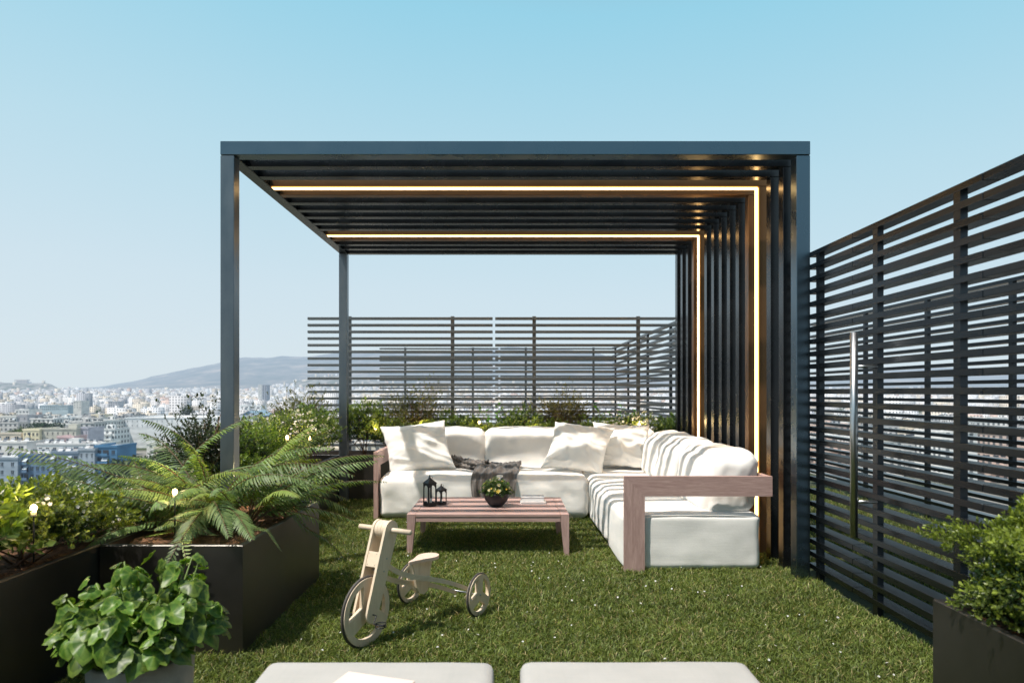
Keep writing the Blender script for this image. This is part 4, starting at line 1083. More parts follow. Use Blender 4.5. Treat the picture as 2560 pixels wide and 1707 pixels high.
LV, LT, LC = [], [], []; st = MB(); off = 0; nL = 288
clus = [(0.17,0.02,0.36),(0.06,0.05,0.34),(-0.05,-0.02,0.35),(-0.16,0.00,0.27),(-0.24,-0.03,0.22),(0.20,-0.06,0.24),(0.13,-0.13,0.25),(0.0,-0.16,0.24),(-0.12,-0.14,0.20),(0.12,0.14,0.27),(-0.10,0.14,0.27),(-0.25,0.08,0.17),(0.02,-0.17,0.17),(0.15,-0.15,0.17),(-0.17,-0.14,0.15),(0.23,0.06,0.17)]
for cx_, cy_, cz_ in clus:
    st.tube([(cx_*0.15, cy_*0.15, 0.0), (cx_*0.6, cy_*0.6, cz_*0.45), (cx_, cy_, cz_+0.01)], [0.005, 0.004, 0.0025], 6)
for i in range(nL):
    cx_, cy_, cz_ = clus[i % len(clus)]; tier = (i//len(clus)); tl = tier/(nL/len(clus))
    az_ = tier*2.4+i*0.7+0.4*r.normal(); sp_ = 0.028+0.075*tl+0.01*r.normal()
    c = np.array([cx_*(1-0.35*tl)+math.cos(az_)*sp_, cy_*(1-0.35*tl)+math.sin(az_)*sp_, cz_*(1-0.62*tl)+0.015*r.normal()])
    c[2] = max(c[2], 0.085+0.03*r.random()) if np.hypot(c[0], c[1]) > 0.10 else max(c[2], 0.05)
    out0 = np.array([math.cos(az_), math.sin(az_), -0.35-0.5*tl]); d = c/np.linalg.norm(c); s = 0.9
    nn = np.array([math.cos(az_)*0.75, math.sin(az_)*0.75-0.15, 0.85])+0.30*r.normal(size=3); nn /= np.linalg.norm(nn)
    out = out0+0.2*r.normal(size=3); out = out-nn*out.dot(nn); out /= np.linalg.norm(out); sd = np.cross(nn, out)
    rad = (0.026+0.017*r.random())*(0.75+0.5*min(1, tl*1.8)); nr, ns = 5, 22; cup = 0.16+0.16*r.random(); cup *= -1 if r.random() < 0.72 else 1
    V = [c]; cc = []; fold = 0.10+0.15*r.random()
    for a in range(1, nr+1):
        q = a/nr
        for b in range(ns):
            th = 2*math.pi*b/ns; notch = (1-0.36*math.exp(-((abs(th-math.pi))/0.30)**2))*(1+0.36*math.exp(-(min(th, 2*math.pi-th)/0.38)**2))
            rr = rad*q*notch*(1+0.05*math.cos(3*th)+0.035*q*math.sin(th*9+i))
            hgt = rad*(cup*q*q+fold*abs(math.sin(th))*q*(-1 if cup < 0 else 1)*0.5+0.10*q**3*math.sin(th*6+i*1.7)+0.035*q*math.cos(th*8))
            V.append(c+out*(rr*math.cos(th))+sd*(rr*math.sin(th)*0.95)+nn*hgt)
    T = []; base = np.array([0.062,0.135,0.016])*(0.3+1.3*r.random()); lite = np.array([0.36,0.46,0.07])
    for b in range(ns): T.append((0, 1+b, 1+(b+1)%ns)); cc.append(base*0.55+lite*0.40)
    for a in range(nr-1):
        for b in range(ns):
            p0 = 1+a*ns+b; p1 = 1+a*ns+(b+1)%ns
            vein = 1.0 if b % 3 == 0 else 0.0; e = (a+1.5)/nr
            col = base*(1-0.25*vein)+lite*(0.22*vein*(1-0.5*e)+(0.16 if a == nr-2 else 0.0)+0.18*max(0, 0.5-e))
            T += [(p0, p0+ns, p1+ns), (p0, p1+ns, p1)]; cc += [col, col]
    LV.append(np.array(V)); LT.append(np.array(T)+off); LC.append(np.array(cc)); off += len(V)
    e = c-nn*0.002
    if i % 2 == 0:
        b0 = np.array([c[0]*0.25, c[1]*0.25, 0.0]); md = b0*0.4+e*0.6-np.array([0, 0, 0.04])
        st.tube([tuple(b0), tuple(md), tuple(e)], [0.004, 0.0028, 0.0018], 5)
np_mesh('foliage', np.concatenate(LV), np.concatenate(LT), ROUNDL, rl, np.concatenate(LC), smooth=True, world=False)
st.build('stem', surf('pale green stem', (0.16,0.24,0.05)), rl, True, world=False, fixn=False)

# ------------------------------------------------------------------ city, hills
GZ = -38.0
def tab(t, x): 
    xs = [a for a, _ in t]; ys = [b for _, b in t]; return np.interp(x, xs, ys)
MT = [(-900,0),(120,0),(250,6),(330,22),(430,47),(520,66),(610,79),(760,88),(900,94),(1000,98),(1250,105),(1400,108),(1480,97),(1560,62),(1640,36),(1760,18),(1900,12),(2050,26),(2200,50),(2320,62),(2450,52),(2600,40),(2900,45),(3400,10)]
LY = [(620,0),(690,12),(740,26),(790,37),(850,40),(920,30),(1000,16),(1150,10),(1250,22),(1350,26),(1450,10),(1600,0)]
AC = [(-160,0),(-120,16),(-60,22),(-10,26),(10,23),(40,22),(118,22),(130,19),(148,8),(165,2),(190,0)]
def th(x, y):
    y = np.maximum(y, 1.0); px = CX+F*x/y
    b = GZ+np.clip(y-900, 0, 6200)*0.0098
    s = np.clip((y-6300)/3700, 0, 1); s = s*s*(3-2*s)
    wob = 1+0.035*np.sin(px*0.021+1)+0.02*np.sin(px*0.055)
    b = b+s*tab(MT, px)*wob*10000/F*(np.clip(y, 0, 10000)/10000)
    s2 = np.exp(-((y-5600)/420.0)**2); b = b+s2*tab(LY, px)*5600/F
    s3 = np.exp(-(np.maximum(np.abs(y-4700)-120, 0)/160.0)**2); b = b+s3*tab(AC, px)*4700/F*1.05
    return b
# terrain, one sheet from below the terrace to beyond the horizon
ys = np.concatenate([[-400, 1, 60, 150, 300, 500, 700, 900], np.linspace(1100, 4300, 14), np.linspace(4400, 6600, 46), np.linspace(6700, 10000, 56), [10600, 12000, 16000, 30000]])
ps = np.linspace(-1500, 4000, 420)
V = []
for y in ys:
    yy = max(y, 60.0); x = (ps-CX)*yy/F; V.append(np.stack([x*(1 if y > 0 else 6), np.full_like(x, y), th(x, np.full_like(x, yy))], 1))
V = np.concatenate(V)
rr_ = np.array([noise.noise(Vector((a*0.0016, b*0.0016, 0)))+0.5*noise.noise(Vector((a*0.005, b*0.005, 3))) for a, b, _ in V])
V[:, 2] += rr_*np.clip((V[:, 1]-6600)/2200, 0, 1)*26
nx = len(ps); ny = len(ys)
I = (np.arange(ny-1)[:, None]*nx+np.arange(nx-1)[None]).ravel()
Q = np.stack([I, I+1, I+nx+1, I+nx], 1)
m, nt, out = newmat('terrain')
g = N(nt, 'ShaderNodeNewGeometry')
mp = N(nt, 'ShaderNodeMapping'); mp.inputs['Scale'].default_value = (0.0012,)*3; L(nt, g.outputs['Position'], mp.inputs[0])
f1 = noise_n(nt, mp.outputs[0], 3.0, 10, 0.65)
c_m = ramp(nt, f1, [(0.35, (0.04,0.055,0.04)), (0.52, (0.12,0.115,0.10)), (0.66, (0.30,0.24,0.19))])
mp2 = N(nt, 'ShaderNodeMapping'); mp2.inputs['Scale'].default_value = (0.02,)*3; L(nt, g.outputs['Position'], mp2.inputs[0])
c_c = ramp(nt, noise_n(nt, mp2.outputs[0], 1.0, 6), [(0.4, (0.06,0.075,0.04)), (0.5, (0.16,0.155,0.14)), (0.65, (0.30,0.285,0.26))])
sx = N(nt, 'ShaderNodeSeparateXYZ'); L(nt, g.outputs['Position'], sx.inputs[0])
mr = N(nt, 'ShaderNodeMapRange'); mr.inputs['From Min'].default_value = 5000; mr.inputs['From Max'].default_value = 6800; L(nt, sx.outputs['Y'], mr.inputs[0])
mc = N(nt, 'ShaderNodeMix', data_type='RGBA'); L(nt, mr.outputs[0], mc.inputs[0]); L(nt, c_c, mc.inputs[6]); L(nt, c_m, mc.inputs[7])
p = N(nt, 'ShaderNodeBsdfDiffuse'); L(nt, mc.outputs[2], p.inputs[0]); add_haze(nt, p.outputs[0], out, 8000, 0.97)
tag(np_mesh('terrain', V, Q, m, smooth=True), kind='structure')

# facades: procedural windows from world position along the wall
def facade_mat(name, win=(0.06,0.075,0.09), hz=8000, strength=0.85, bay=3.4, storey=3.1):
    m, nt, out = newmat(name)
    g = N(nt, 'ShaderNodeNewGeometry')
    cr = N(nt, 'ShaderNodeVectorMath', operation='CROSS_PRODUCT'); cr.inputs[1].default_value = (0, 0, 1); L(nt, g.outputs['True Normal'], cr.inputs[0])
    dt = N(nt, 'ShaderNodeVectorMath', operation='DOT_PRODUCT'); L(nt, cr.outputs[0], dt.inputs[0]); L(nt, g.outputs['Position'], dt.inputs[1])
    s1 = N(nt, 'ShaderNodeSeparateXYZ'); L(nt, g.outputs['Position'], s1.inputs[0])
    s2 = N(nt, 'ShaderNodeSeparateXYZ'); L(nt, g.outputs['True Normal'], s2.inputs[0])
    def band(val, per, a, b):
        d = N(nt, 'ShaderNodeMath', operation='DIVIDE'); L(nt, val, d.inputs[0]); d.inputs[1].default_value = per
        fr = N(nt, 'ShaderNodeMath', operation='FRACT'); L(nt, d.outputs[0], fr.inputs[0])
        x = N(nt, 'ShaderNodeMath', operation='GREATER_THAN'); L(nt, fr.outputs[0], x.inputs[0]); x.inputs[1].default_value = a
        y = N(nt, 'ShaderNodeMath', operation='LESS_THAN'); L(nt, fr.outputs[0], y.inputs[0]); y.inputs[1].default_value = b
        z = N(nt, 'ShaderNodeMath', operation='MULTIPLY'); L(nt, x.outputs[0], z.inputs[0]); L(nt, y.outputs[0], z.inputs[1]); return z.outputs[0]
    u = band(dt.outputs['Value'], bay, 0.28, 0.74); v = band(s1.outputs['Z'], storey, 0.25, 0.78)
    mm = N(nt, 'ShaderNodeMath', operation='MULTIPLY'); L(nt, u, mm.inputs[0]); L(nt, v, mm.inputs[1])
    ab = N(nt, 'ShaderNodeMath', operation='ABSOLUTE'); L(nt, s2.outputs['Z'], ab.inputs[0])
    lt = N(nt, 'ShaderNodeMath', operation='LESS_THAN'); L(nt, ab.outputs[0], lt.inputs[0]); lt.inputs[1].default_value = 0.5
    m3 = N(nt, 'ShaderNodeMath', operation='MULTIPLY'); L(nt, mm.outputs[0], m3.inputs[0]); L(nt, lt.outputs[0], m3.inputs[1])
    m4 = N(nt, 'ShaderNodeMath', operation='MULTIPLY'); L(nt, m3.outputs[0], m4.inputs[0]); m4.inputs[1].default_value = strength
    at = N(nt, 'ShaderNodeAttribute', attribute_name='tint')
    mp = N(nt, 'ShaderNodeMapping'); mp.inputs['Scale'].default_value = (0.12,)*3; L(nt, g.outputs['Position'], mp.inputs[0])
    dirt = noise_n(nt, mp.outputs[0], 1.0, 5); mr = N(nt, 'ShaderNodeMapRange'); mr.inputs['To Min'].default_value = 0.6; mr.inputs['To Max'].default_value = 1.12; L(nt, dirt, mr.inputs[0])
    hs = N(nt, 'ShaderNodeHueSaturation'); L(nt, at.outputs['Color'], hs.inputs['Color']); L(nt, mr.outputs[0], hs.inputs['Value'])
    mc = N(nt, 'ShaderNodeMix', data_type='RGBA'); L(nt, m4.outputs[0], mc.inputs[0]); L(nt, hs.outputs[0], mc.inputs[6]); mc.inputs[7].default_value = (*win, 1)
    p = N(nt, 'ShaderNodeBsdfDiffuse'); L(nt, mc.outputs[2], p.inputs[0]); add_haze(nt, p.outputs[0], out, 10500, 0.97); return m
def plain_far(name, c, rough=0.9, hz=8000, dirt=0.2):
    m, nt, out = newmat(name)
    p = N(nt, 'ShaderNodeBsdfPrincipled', Roughness=rough)
    g = N(nt, 'ShaderNodeNewGeometry'); mp = N(nt, 'ShaderNodeMapping'); mp.inputs['Scale'].default_value = (0.15, 0.15, 0.4); L(nt, g.outputs['Position'], mp.inputs[0])
    f = noise_n(nt, mp.outputs[0], 1.0, 6)
    L(nt, ramp(nt, f, [(0.3, tuple(a*(1-dirt) for a in c)), (0.7, tuple(min(1, a*(1+dirt)) for a in c))]), p.inputs['Base Color'])
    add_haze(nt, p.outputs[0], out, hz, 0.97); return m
FAC = facade_mat('city facade')
PAL = [(0.82,0.79,0.76),(0.88,0.86,0.84),(0.74,0.65,0.54),(0.66,0.64,0.63),(0.84,0.74,0.60),(0.52,0.52,0.54),(0.74,0.56,0.48),(0.90,0.90,0.90)]
PNAME = ['off-white','white','sand-coloured','light grey','cream','mid grey','pinkish','bright white']

def box_arrays(cx, cy, w_, d_, z0, z1, ang):
    n = len(cx); ca, sa = np.cos(ang), np.sin(ang); P = []
    for k, (a, b) in enumerate(((-1,-1),(1,-1),(1,1),(-1,1))):
        x = a*w_/2; y = b*d_/2; P.append((cx+x*ca-y*sa, cy+x*sa+y*ca))
    V = np.stack([np.stack([p[0], p[1], z], 1) for z in (z0, z1) for p in P], 1).reshape(-1, 3)
    k = np.arange(n)[:, None, None]*8
    Q = (k+np.array([[4,5,6,7],[0,1,5,4],[1,2,6,5],[2,3,7,6],[3,0,4,7]])[None]).reshape(-1, 4)
    return V, Q

r = np.random.default_rng(2024)
# hand-placed footprints to keep the scatter away from (photo px range, depth range)
keep = [(-60, 420, 200, 420), (300, 570, 420, 560)]
cand = []
nc = 30000
yy = np.sqrt(r.random(nc)*(6700**2-300**2)+300**2)
yy = np.where(r.random(nc) < 0.04, 300+500*r.random(nc), yy)
pxx = -700+4100*r.random(nc)
xx = (pxx-CX)*yy/F
gz = th(xx, yy)
ok = np.ones(nc, bool)
for a, b, c, d in keep: ok &= ~((pxx > a) & (pxx < b) & (yy > c) & (yy < d))
# keep hills bare, leave street/park gaps
hill = (np.exp(-((yy-5600)/420.0)**2)*tab(LY, pxx) > 14) | (np.exp(-(np.maximum(np.abs(yy-4700)-120, 0)/160.0)**2)*tab(AC, pxx) > 5)
ok &= ~(hill & (r.random(nc) < 0.93))
park = np.array([noise.noise(Vector((a*0.0022, b*0.0022, 7))) for a, b in zip(xx, yy)]) > 0.33
ok &= ~(park & (r.random(nc) < 0.85))
yy, pxx, xx, gz = yy[ok], pxx[ok], xx[ok], gz[ok]
# no overlapping blocks among the nearer ones
o_ = np.argsort(yy); yy, pxx, xx, gz = yy[o_], pxx[o_], xx[o_], gz[o_]
w_ = 11+13*r.random(len(yy)); d_ = 10+12*r.random(len(yy)); big = r.random(len(yy)) < 0.05; w_ = np.where(big, w_*2.2, w_); d_ = np.where(big, d_*1.6, d_)
st_ = r.integers(3, 7, len(yy)); tall = r.random(len(yy)) < 0.02; st_ = np.where(tall, st_+5, st_); st_ = np.where(big & ~tall, 3, st_)
grid = {}; sel = []
for i in range(len(yy)):
    if yy[i] > 1700: sel.append(i); continue
    kx, ky = int(xx[i]//24), int(yy[i]//24); bad = False
    for a in (-1, 0, 1):
        for b in (-1, 0, 1):
            for j in grid.get((kx+a, ky+b), ()):
                if abs(xx[j]-xx[i]) < (w_[j]+w_[i])*0.52+1 and abs(yy[j]-yy[i]) < (d_[j]+d_[i])*0.52+2: bad = True
    if not bad: grid.setdefault((kx, ky), []).append(i); sel.append(i)
sel = np.array(sel)
yy, pxx, xx, gz, w_, d_, st_ = [a[sel] for a in (yy, pxx, xx, gz, w_, d_, st_)]
ang = np.where(r.random(len(yy)) < 0.7, 0.28, -0.15)+0.12*r.normal(size=len(yy)); ang = np.where(yy < 1700, 0.0, ang)
ci = r.choice(len(PAL), len(yy), p=[0.2,0.2,0.12,0.12,0.12,0.08,0.05,0.11])
cap = np.minimum(st_*3.1+0.8, np.where(yy < 700, np.maximum(6, (EYE-gz)-(22.0-10*r.random(len(yy)))*0-14-0.012*yy), 99))
htop = gz+cap
vis = (pxx > -40) & (pxx < 2600) & (yy < 1600)
ind = [i for i in np.argsort(yy) if vis[i]][:262]
indset = set(int(i) for i in ind)
def zone(px):
    if px < 548: return 'left of the pergola'
    if px < 770: return 'between the left posts'
    if px < 1700: return 'behind the back fence'
    if px < 2020: return 'beyond the pergola wall'
    return 'behind the right screen'
def dist_word(y): return 'in the near city' if y < 560 else ('in the middle city' if y < 850 else 'in the far city')
def grey_roof(c): return tuple(0.5*a+0.22 for a in c)
for i in ind:
    i = int(i); x, y, z0, z1 = float(xx[i]), float(yy[i]), float(gz[i]), float(htop[i]); W, Dp = float(w_[i]), float(d_[i])
    mb = MB(); mb.box(-W/2, W/2, -Dp/2, Dp/2, z0-8, z1)
    t = 0.35; mb.box(-W/2-0.3, W/2+0.3, -Dp/2-0.3, -Dp/2+t, z1+0.003, z1+0.9); mb.box(-W/2-0.3, -W/2+t, -Dp/2+t+0.01, Dp/2, z1+0.003, z1+0.9); mb.box(W/2-t, W/2+0.3, -Dp/2+t+0.01, Dp/2, z1+0.003, z1+0.9)
    sx_ = (r.random()-0.5)*W*0.5; sw = 2.5+2*r.random(); mb.box(sx_-sw/2, sx_+sw/2, -1, 2.5, z1+0.004, z1+2.8)
    has_t = r.random() < 0.6
    nt_ = len(mb.f)
    if has_t:
        for q in range(r.integers(3, 8)):
            a = (r.random()-0.5)*W*0.85; b = -Dp/2+1+r.random()*2.5; mb.box(a-0.9, a+0.9, b-0.4, b+0.4, z1+0.5, z1+1.7)
    nb_ = len(mb.f); bal = r.random() < 0.55 and st_[i] < 9
    if bal:
        zz = z1-3.1
        while zz > z0: mb.box(-W*0.42, W*0.42, -Dp/2-1.3, -Dp/2-0.004, zz, zz+0.95); zz -= 3.1
    me = bpy.data.meshes.new('apartment_block'); me.from_pydata(mb.v, [], mb.f); me.materials.append(FAC)
    c = np.array(PAL[ci[i]]); cols = np.tile(c, (len(mb.f), 1)); cols[nt_:nb_] = (0.10, 0.11, 0.13); cols[nb_:] = np.minimum(1, c*1.15); cols[1] = 0.45*c+0.2
    a_ = me.attributes.new('tint', 'FLOAT_COLOR', 'FACE'); a_.data.foreach_set('color', np.concatenate([cols, np.ones((len(cols), 1))], 1).astype(np.float32).ravel())
    o = bpy.data.objects.new('apartment_block', me); COL.objects.link(o); o.location = (x, y, 0)
    lab = f"{PNAME[ci[i]]}{' balconied' if bal else ''} block with {'roof heaters' if has_t else 'bare roof'} {dist_word(y)}, {zone(float(pxx[i]))}"
    tag(o, lab, 'building', lab.replace(' block ', ' blocks '))
rest = np.array([i for i in range(len(yy)) if i not in indset])
V1, Q1 = box_arrays(xx[rest], yy[rest], w_[rest], d_[rest], gz[rest]-8, htop[rest], ang[rest])
pc = np.array(PAL)[ci[rest]]*np.array([0.97,0.99,1.05])*(0.82+0.3*r.random((len(rest), 1)))
C1 = np.repeat(pc, 5, 0); C1[::5] = C1[::5]*0.6+0.16
V2, Q2 = box_arrays(xx[rest]+2*r.normal(size=len(rest)), yy[rest], np.full(len(rest), 4.0), np.full(len(rest), 4.0), htop[rest], htop[rest]+2.6, ang[rest])
C2 = np.repeat(pc*0.95, 5, 0)
tag(np_mesh('distant_city', np.concatenate([V1, V2]), np.concatenate([Q1, Q2+len(V1)]), FAC, None, np.concatenate([C1, C2])), 'dense mass of small white and beige buildings filling the plain up to the hills', 'city', kind='stuff')

# low roads / green masses between buildings
nT = 2600; ty = np.sqrt(r.random(nT)*(5200**2-320**2)+320**2); tp = -600+3900*r.random(nT); tx = (tp-CX)*ty/F
okt = np.array([noise.noise(Vector((a*0.0022, b*0.0022, 7))) for a, b in zip(tx, ty)]) > 0.22
ty, tx, tp = ty[okt], tx[okt], tp[okt]
def blob_arrays(cx, cy, cz, rx, rz, seeds, nl=70, ls=1.6):
    P, D, Nn, C = [], [], [], []
    rq = np.random.default_rng(9)
    for a, b, c, e, f in zip(cx, cy, cz, rx, rz):
        d = rand_dirs(nl, rq); d[:, 2] = np.abs(d[:, 2])
        s = 0.7+0.4*rq.random((nl, 1)); q = d*np.array([e, e, f])*s+np.array([a, b, c]); P.append(q)
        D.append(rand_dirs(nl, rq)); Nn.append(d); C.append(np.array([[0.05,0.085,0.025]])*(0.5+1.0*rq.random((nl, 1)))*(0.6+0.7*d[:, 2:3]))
    P = np.concatenate(P); V, T = leaves(P, np.concatenate(D), np.concatenate(Nn), np.full(len(P), ls*2.0), np.full(len(P), ls*1.5), 0.2, 0.5)
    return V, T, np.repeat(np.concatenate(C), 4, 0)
m, nt, out = newmat('distant leaves')
at = N(nt, 'ShaderNodeAttribute', attribute_name='tint'); p = N(nt, 'ShaderNodeBsdfDiffuse'); L(nt, at.outputs['Color'], p.inputs[0]); add_haze(nt, p.outputs[0], out, 8000, 0.97)
FARLEAF = m
V, T, C = blob_arrays(tx, ty, th(tx, ty)+1, 4+4*r.random(len(tx)), 7+5*r.random(len(tx)), 0, 26, 1.9)
tag(np_mesh('distant_greenery', V, T, FARLEAF, None, C), 'far-off dark green treetops in patches between the city buildings', 'trees', kind='stuff')

def at_px(px, Y): return (px-CX)*Y/F
def z_py(py, Y): return EYE-(py-CY)*Y/F
def tree(label, px, py_top, Y, rad, tint=(0.06,0.10,0.03), seed=1, group=None):
    x = at_px(px, Y); zt = z_py(py_top, Y); zb = zt-rad*1.7; rq = np.random.default_rng(seed)
    root = empty('tree', (x, Y, GZ), label, 'tree', group); nl = 900
    d = rand_dirs(nl, rq); nf = np.array([noise.noise(Vector((a*1.7+seed, b*1.7, c*1.7))) for a, b, c in d])
    s = (0.55+0.45*rq.random(nl)**0.5)*(1+0.55*nf)
    P = d*np.array([rad, rad, rad*0.8])*s[:, None]+np.array([0, 0, zb+rad*0.9-GZ])
    V, T = leaves(P, rand_dirs(nl, rq), d+0.3*rand_dirs(nl, rq), np.full(nl, rad*0.19), np.full(nl, rad*0.14), 0.2, 0.5)
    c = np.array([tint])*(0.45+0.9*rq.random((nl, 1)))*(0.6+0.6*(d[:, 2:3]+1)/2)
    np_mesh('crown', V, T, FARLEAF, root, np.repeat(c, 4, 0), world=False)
    mb = MB(); hh = zb+rad*0.6-GZ; mb.tube([(0,0,-1),(0.2,0,hh*0.6),(0,0.1,hh)], [0.5,0.38,0.25], 7)
    for q in range(4):
        a = q*1.6; mb.tube([(0.1,0.05,hh*0.7),(rad*0.4*math.cos(a),rad*0.4*math.sin(a),hh+rad*0.2)], [0.2,0.08], 5)
    mb.build('trunk', BARK, root, True, world=False)

# hand-placed nearer buildings -------------------------------------------------
GLASSD = plain_far('dark window', (0.035,0.045,0.06), 0.25)
def apartment(label, px0, px1, pyt, Y, depth, c, cols, rows, wc=None, bal=(), name='apartment_building', heaters=0, roofbox=0, ww=0.42, bayshade=None, seed=0, flat=False, winmat=None):
    x0, x1 = at_px(px0, Y), at_px(px1, Y); zt = z_py(pyt, Y); rq = np.random.default_rng(seed)
    root = empty(name, ((x0+x1)/2, Y+depth/2, GZ), label, 'building')
    W = plain_far('wall '+label[:20], c)
    MB().box(x0, x1, Y, Y+depth, GZ-3, zt).build('wall', W, root)
    roof = plain_far('roof '+label[:20], tuple(0.4*a+0.30 for a in c))
    m = MB(); m.box(x0+0.3, x1-0.3, Y+0.35, Y+depth-0.3, zt+0.002, zt+0.15); m.build('roof', roof, root)
    m = MB(); t = 0.3; m.box(x0-0.25, x1+0.25, Y-0.25, Y+t, zt+0.004, zt+0.85); m.box(x0-0.25, x0+t, Y+t+0.005, Y+depth, zt+0.004, zt+0.85); m.box(x1-t, x1+0.25, Y+t+0.005, Y+depth, zt+0.004, zt+0.85); m.build('parapet', W, root)
    bw = (x1-x0)/max(1, cols); wm = bpy.data.meshes.new('window')
    q = MB(); hw = bw*ww/2; q.box(-hw, hw, -0.06, 0.05, -0.75, 0.75); q.v = list(q.v)
    fr = MB(); fr.box(-hw-0.15, hw+0.15, -0.14, -0.065, 0.76, 0.9); fr.box(-hw-0.15, hw+0.15, -0.14, -0.065, -0.9, -0.76); fr.box(-0.06, 0.06, -0.11, -0.065, -0.755, 0.755)
    first = None
    for i in range(rows):
        z = zt-1.9-i*3.05
        if z < GZ: break
        for j in range(cols):
            if j in bal: continue
            xx_ = x0+bw*(j+0.5)
            if first is None:
                first = q.build('window', winmat or GLASSD, root, world=False); fo = fr.build('window_frame', W, first, world=False)
                o = first
            else:
                o = first.copy(); COL.objects.link(o); f2 = fo.copy(); COL.objects.link(f2); f2.parent = o; o.parent = root
            o.location = (xx_-root.location.x, Y-root.location.y, z-root.location.z)
        for j in bal:
            xa, xb = x0+bw*j+0.1, x0+bw*(j+1)-0.1
            MB().box(xa+0.2, xb-0.2, Y-0.05, Y+0.06, z-1.2, z+0.9).build('balcony_opening', GLASSD, root)
            b = MB(); b.box(xa, xb, Y-1.4, Y-0.06, z-1.45, z-1.25); b.box(xa, xb, Y-1.4, Y-1.32, z-1.245, z-0.35); b.build('balcony', W, root)
            if rq.random() < 0.5:
                aw = MB(); aw.add([(xa+0.2, Y-0.1, z+0.9), (xb-0.2, Y-0.1, z+0.9), (xb-0.2, Y-1.5, z-0.2), (xa+0.2, Y-1.5, z-0.2)], [(0,1,2,3)]); aw.build('awning', plain_far('awning', (0.45,0.5,0.55)), root)
    for k in range(roofbox):
        a = x0+(x1-x0)*(0.15+0.7*rq.random()); MB().box(a-2.2, a+2.2, Y+2.5, Y+6, zt+0.155, zt+2.7).build('stair_house', W, root)
    for k in range(heaters):
        a = x0+1+(x1-x0-2)*(k+0.5)/heaters+rq.normal()*0.3; b = Y+1.2+rq.random()*2.5
        h_ = MB(); h_.add([(a-0.9,b,zt+0.3),(a+0.9,b,zt+0.3),(a+0.9,b+1.4,zt+1.7),(a-0.9,b+1.4,zt+1.7)], [(0,1,2,3)]); h_.tube([(a-0.8,b+1.5,zt+1.9),(a+0.8,b+1.5,zt+1.9)], 0.32, 8)
        h_.box(a-0.8,a-0.7,b+0.1,b+1.5,zt+0.16,zt+0.4)
        h_.build('water_heater', HEAT if k % 2 else HEAT2, root)
    return root, (x0, x1, zt)
HEAT = plain_far('solar heater dark', (0.07,0.09,0.12), 0.3); HEAT2 = plain_far('solar heater pale', (0.40,0.42,0.45), 0.5)
SHADE_BLUE = (0.115,0.19,0.30)  # this block's facades are in shade; its blue is put into the wall colours
apartment('pale bluish end of the long apartment block at the left edge', -140, 44, 1148, 262, 14, (0.30,0.36,0.43), 7, 5, heaters=5, seed=1, ww=0.25)
apartment('dark blue apartment facade with loggias above the left planter', 45, 128, 1139, 264, 14, SHADE_BLUE, 6, 6, bal=(0,1), heaters=6, seed=2, ww=0.5)
apartment('blue-grey stretch of the apartment block with balconies and awnings', 128.5, 196, 1133, 264, 14, (0.20,0.26,0.34), 5, 6, bal=(0,3,4), heaters=5, seed=3)
apartment('light grey-blue stretch of the apartment block with few small windows', 196.5, 236, 1126, 264, 14, (0.32,0.37,0.43), 3, 6, seed=4, ww=0.28, heaters=3)
apartment('bright blue balconied end of the apartment block beside the fern', 236.5, 292, 1118, 266, 14, (0.07,0.19,0.34), 3, 6, bal=(0,1), seed=5)
apartment('long white flat-roofed building with rows of solar heaters behind the blue block', 92, 250, 1112, 300, 16, (0.68,0.67,0.66), 9, 6, heaters=14, roofbox=1, seed=6)
apartment('low white building with heaters at the far left above the blue block', -100, 66, 1108, 305, 16, (0.66,0.64,0.62), 6, 6, heaters=9, seed=7)
apartment('beige building with arched upper windows at the left edge', -80, 52, 1085, 350, 14, (0.60,0.52,0.42), 6, 6, seed=8, roofbox=1)
apartment('cream apartment building with bright yellowish stairwell windows', 57, 98, 1076, 350, 14, (0.74,0.66,0.47), 4, 9, bal=(1,), seed=9, ww=0.5)
apartment('wide grey-beige block adjoining the cream apartment building', 98.6, 190, 1074, 352, 16, (0.50,0.48,0.42), 7, 8, seed=10, ww=0.2, roofbox=1)
apartment('pinkish low house with white ends in front of the grey-beige block', 143, 184, 1094, 320, 10, (0.66,0.46,0.46), 3, 5, seed=11)
apartment('lavender-grey plain block right of the grey-beige one', 190.6, 220, 1072, 356, 14, (0.48,0.47,0.54), 3, 8, seed=12, ww=0.2)
apartment('white banded apartment block at the left edge of the city', 0, 40, 1042, 520, 18, (0.74,0.71,0.66), 5, 8, bal=(0,1,3,4), seed=13)
apartment('plain grey side wall of the white banded apartment block', 40.5, 68, 1040, 521, 18, (0.42,0.41,0.43), 2, 3, seed=14, ww=0.15)
apartment('white apartment block with long balconies beyond the dark grove', 155, 204, 1042, 540, 18, (0.76,0.74,0.72), 6, 8, bal=(1,2,3,4), seed=15)
apartment('grey-brown block joined to the white balconied apartment block', 204.6, 228, 1042, 541, 18, (0.36,0.34,0.35), 3, 3, seed=16, ww=0.15)
apartment('cream block just left of the fern tip', 228.5, 250, 1038, 545, 18, (0.76,0.66,0.50), 3, 8, bal=(1,), seed=17)
apartment('pale square tower block standing above the middle city', 183, 203, 1003, 900, 18, (0.62,0.60,0.57), 3, 3, seed=18, ww=0.2)
apartment('grey slab block right of the pale square tower', 270, 293, 1004, 980, 18, (0.48,0.48,0.52), 4, 6, seed=19)
apartment('long low hall with teal roof in the middle city', 98, 170, 1014, 950, 40, (0.40,0.48,0.52), 14, 2, seed=20, name='hall_building')
apartment('white building with dark wide openings in the middle city', 38, 72, 1025, 700, 20, (0.76,0.75,0.73), 4, 3, seed=21, ww=0.5)
apartment('long low white warehouse with a flat roof behind the fern', 312, 560, 1046, 480, 60, (0.74,0.74,0.75), 20, 2, seed=22, name='warehouse', ww=0.12)
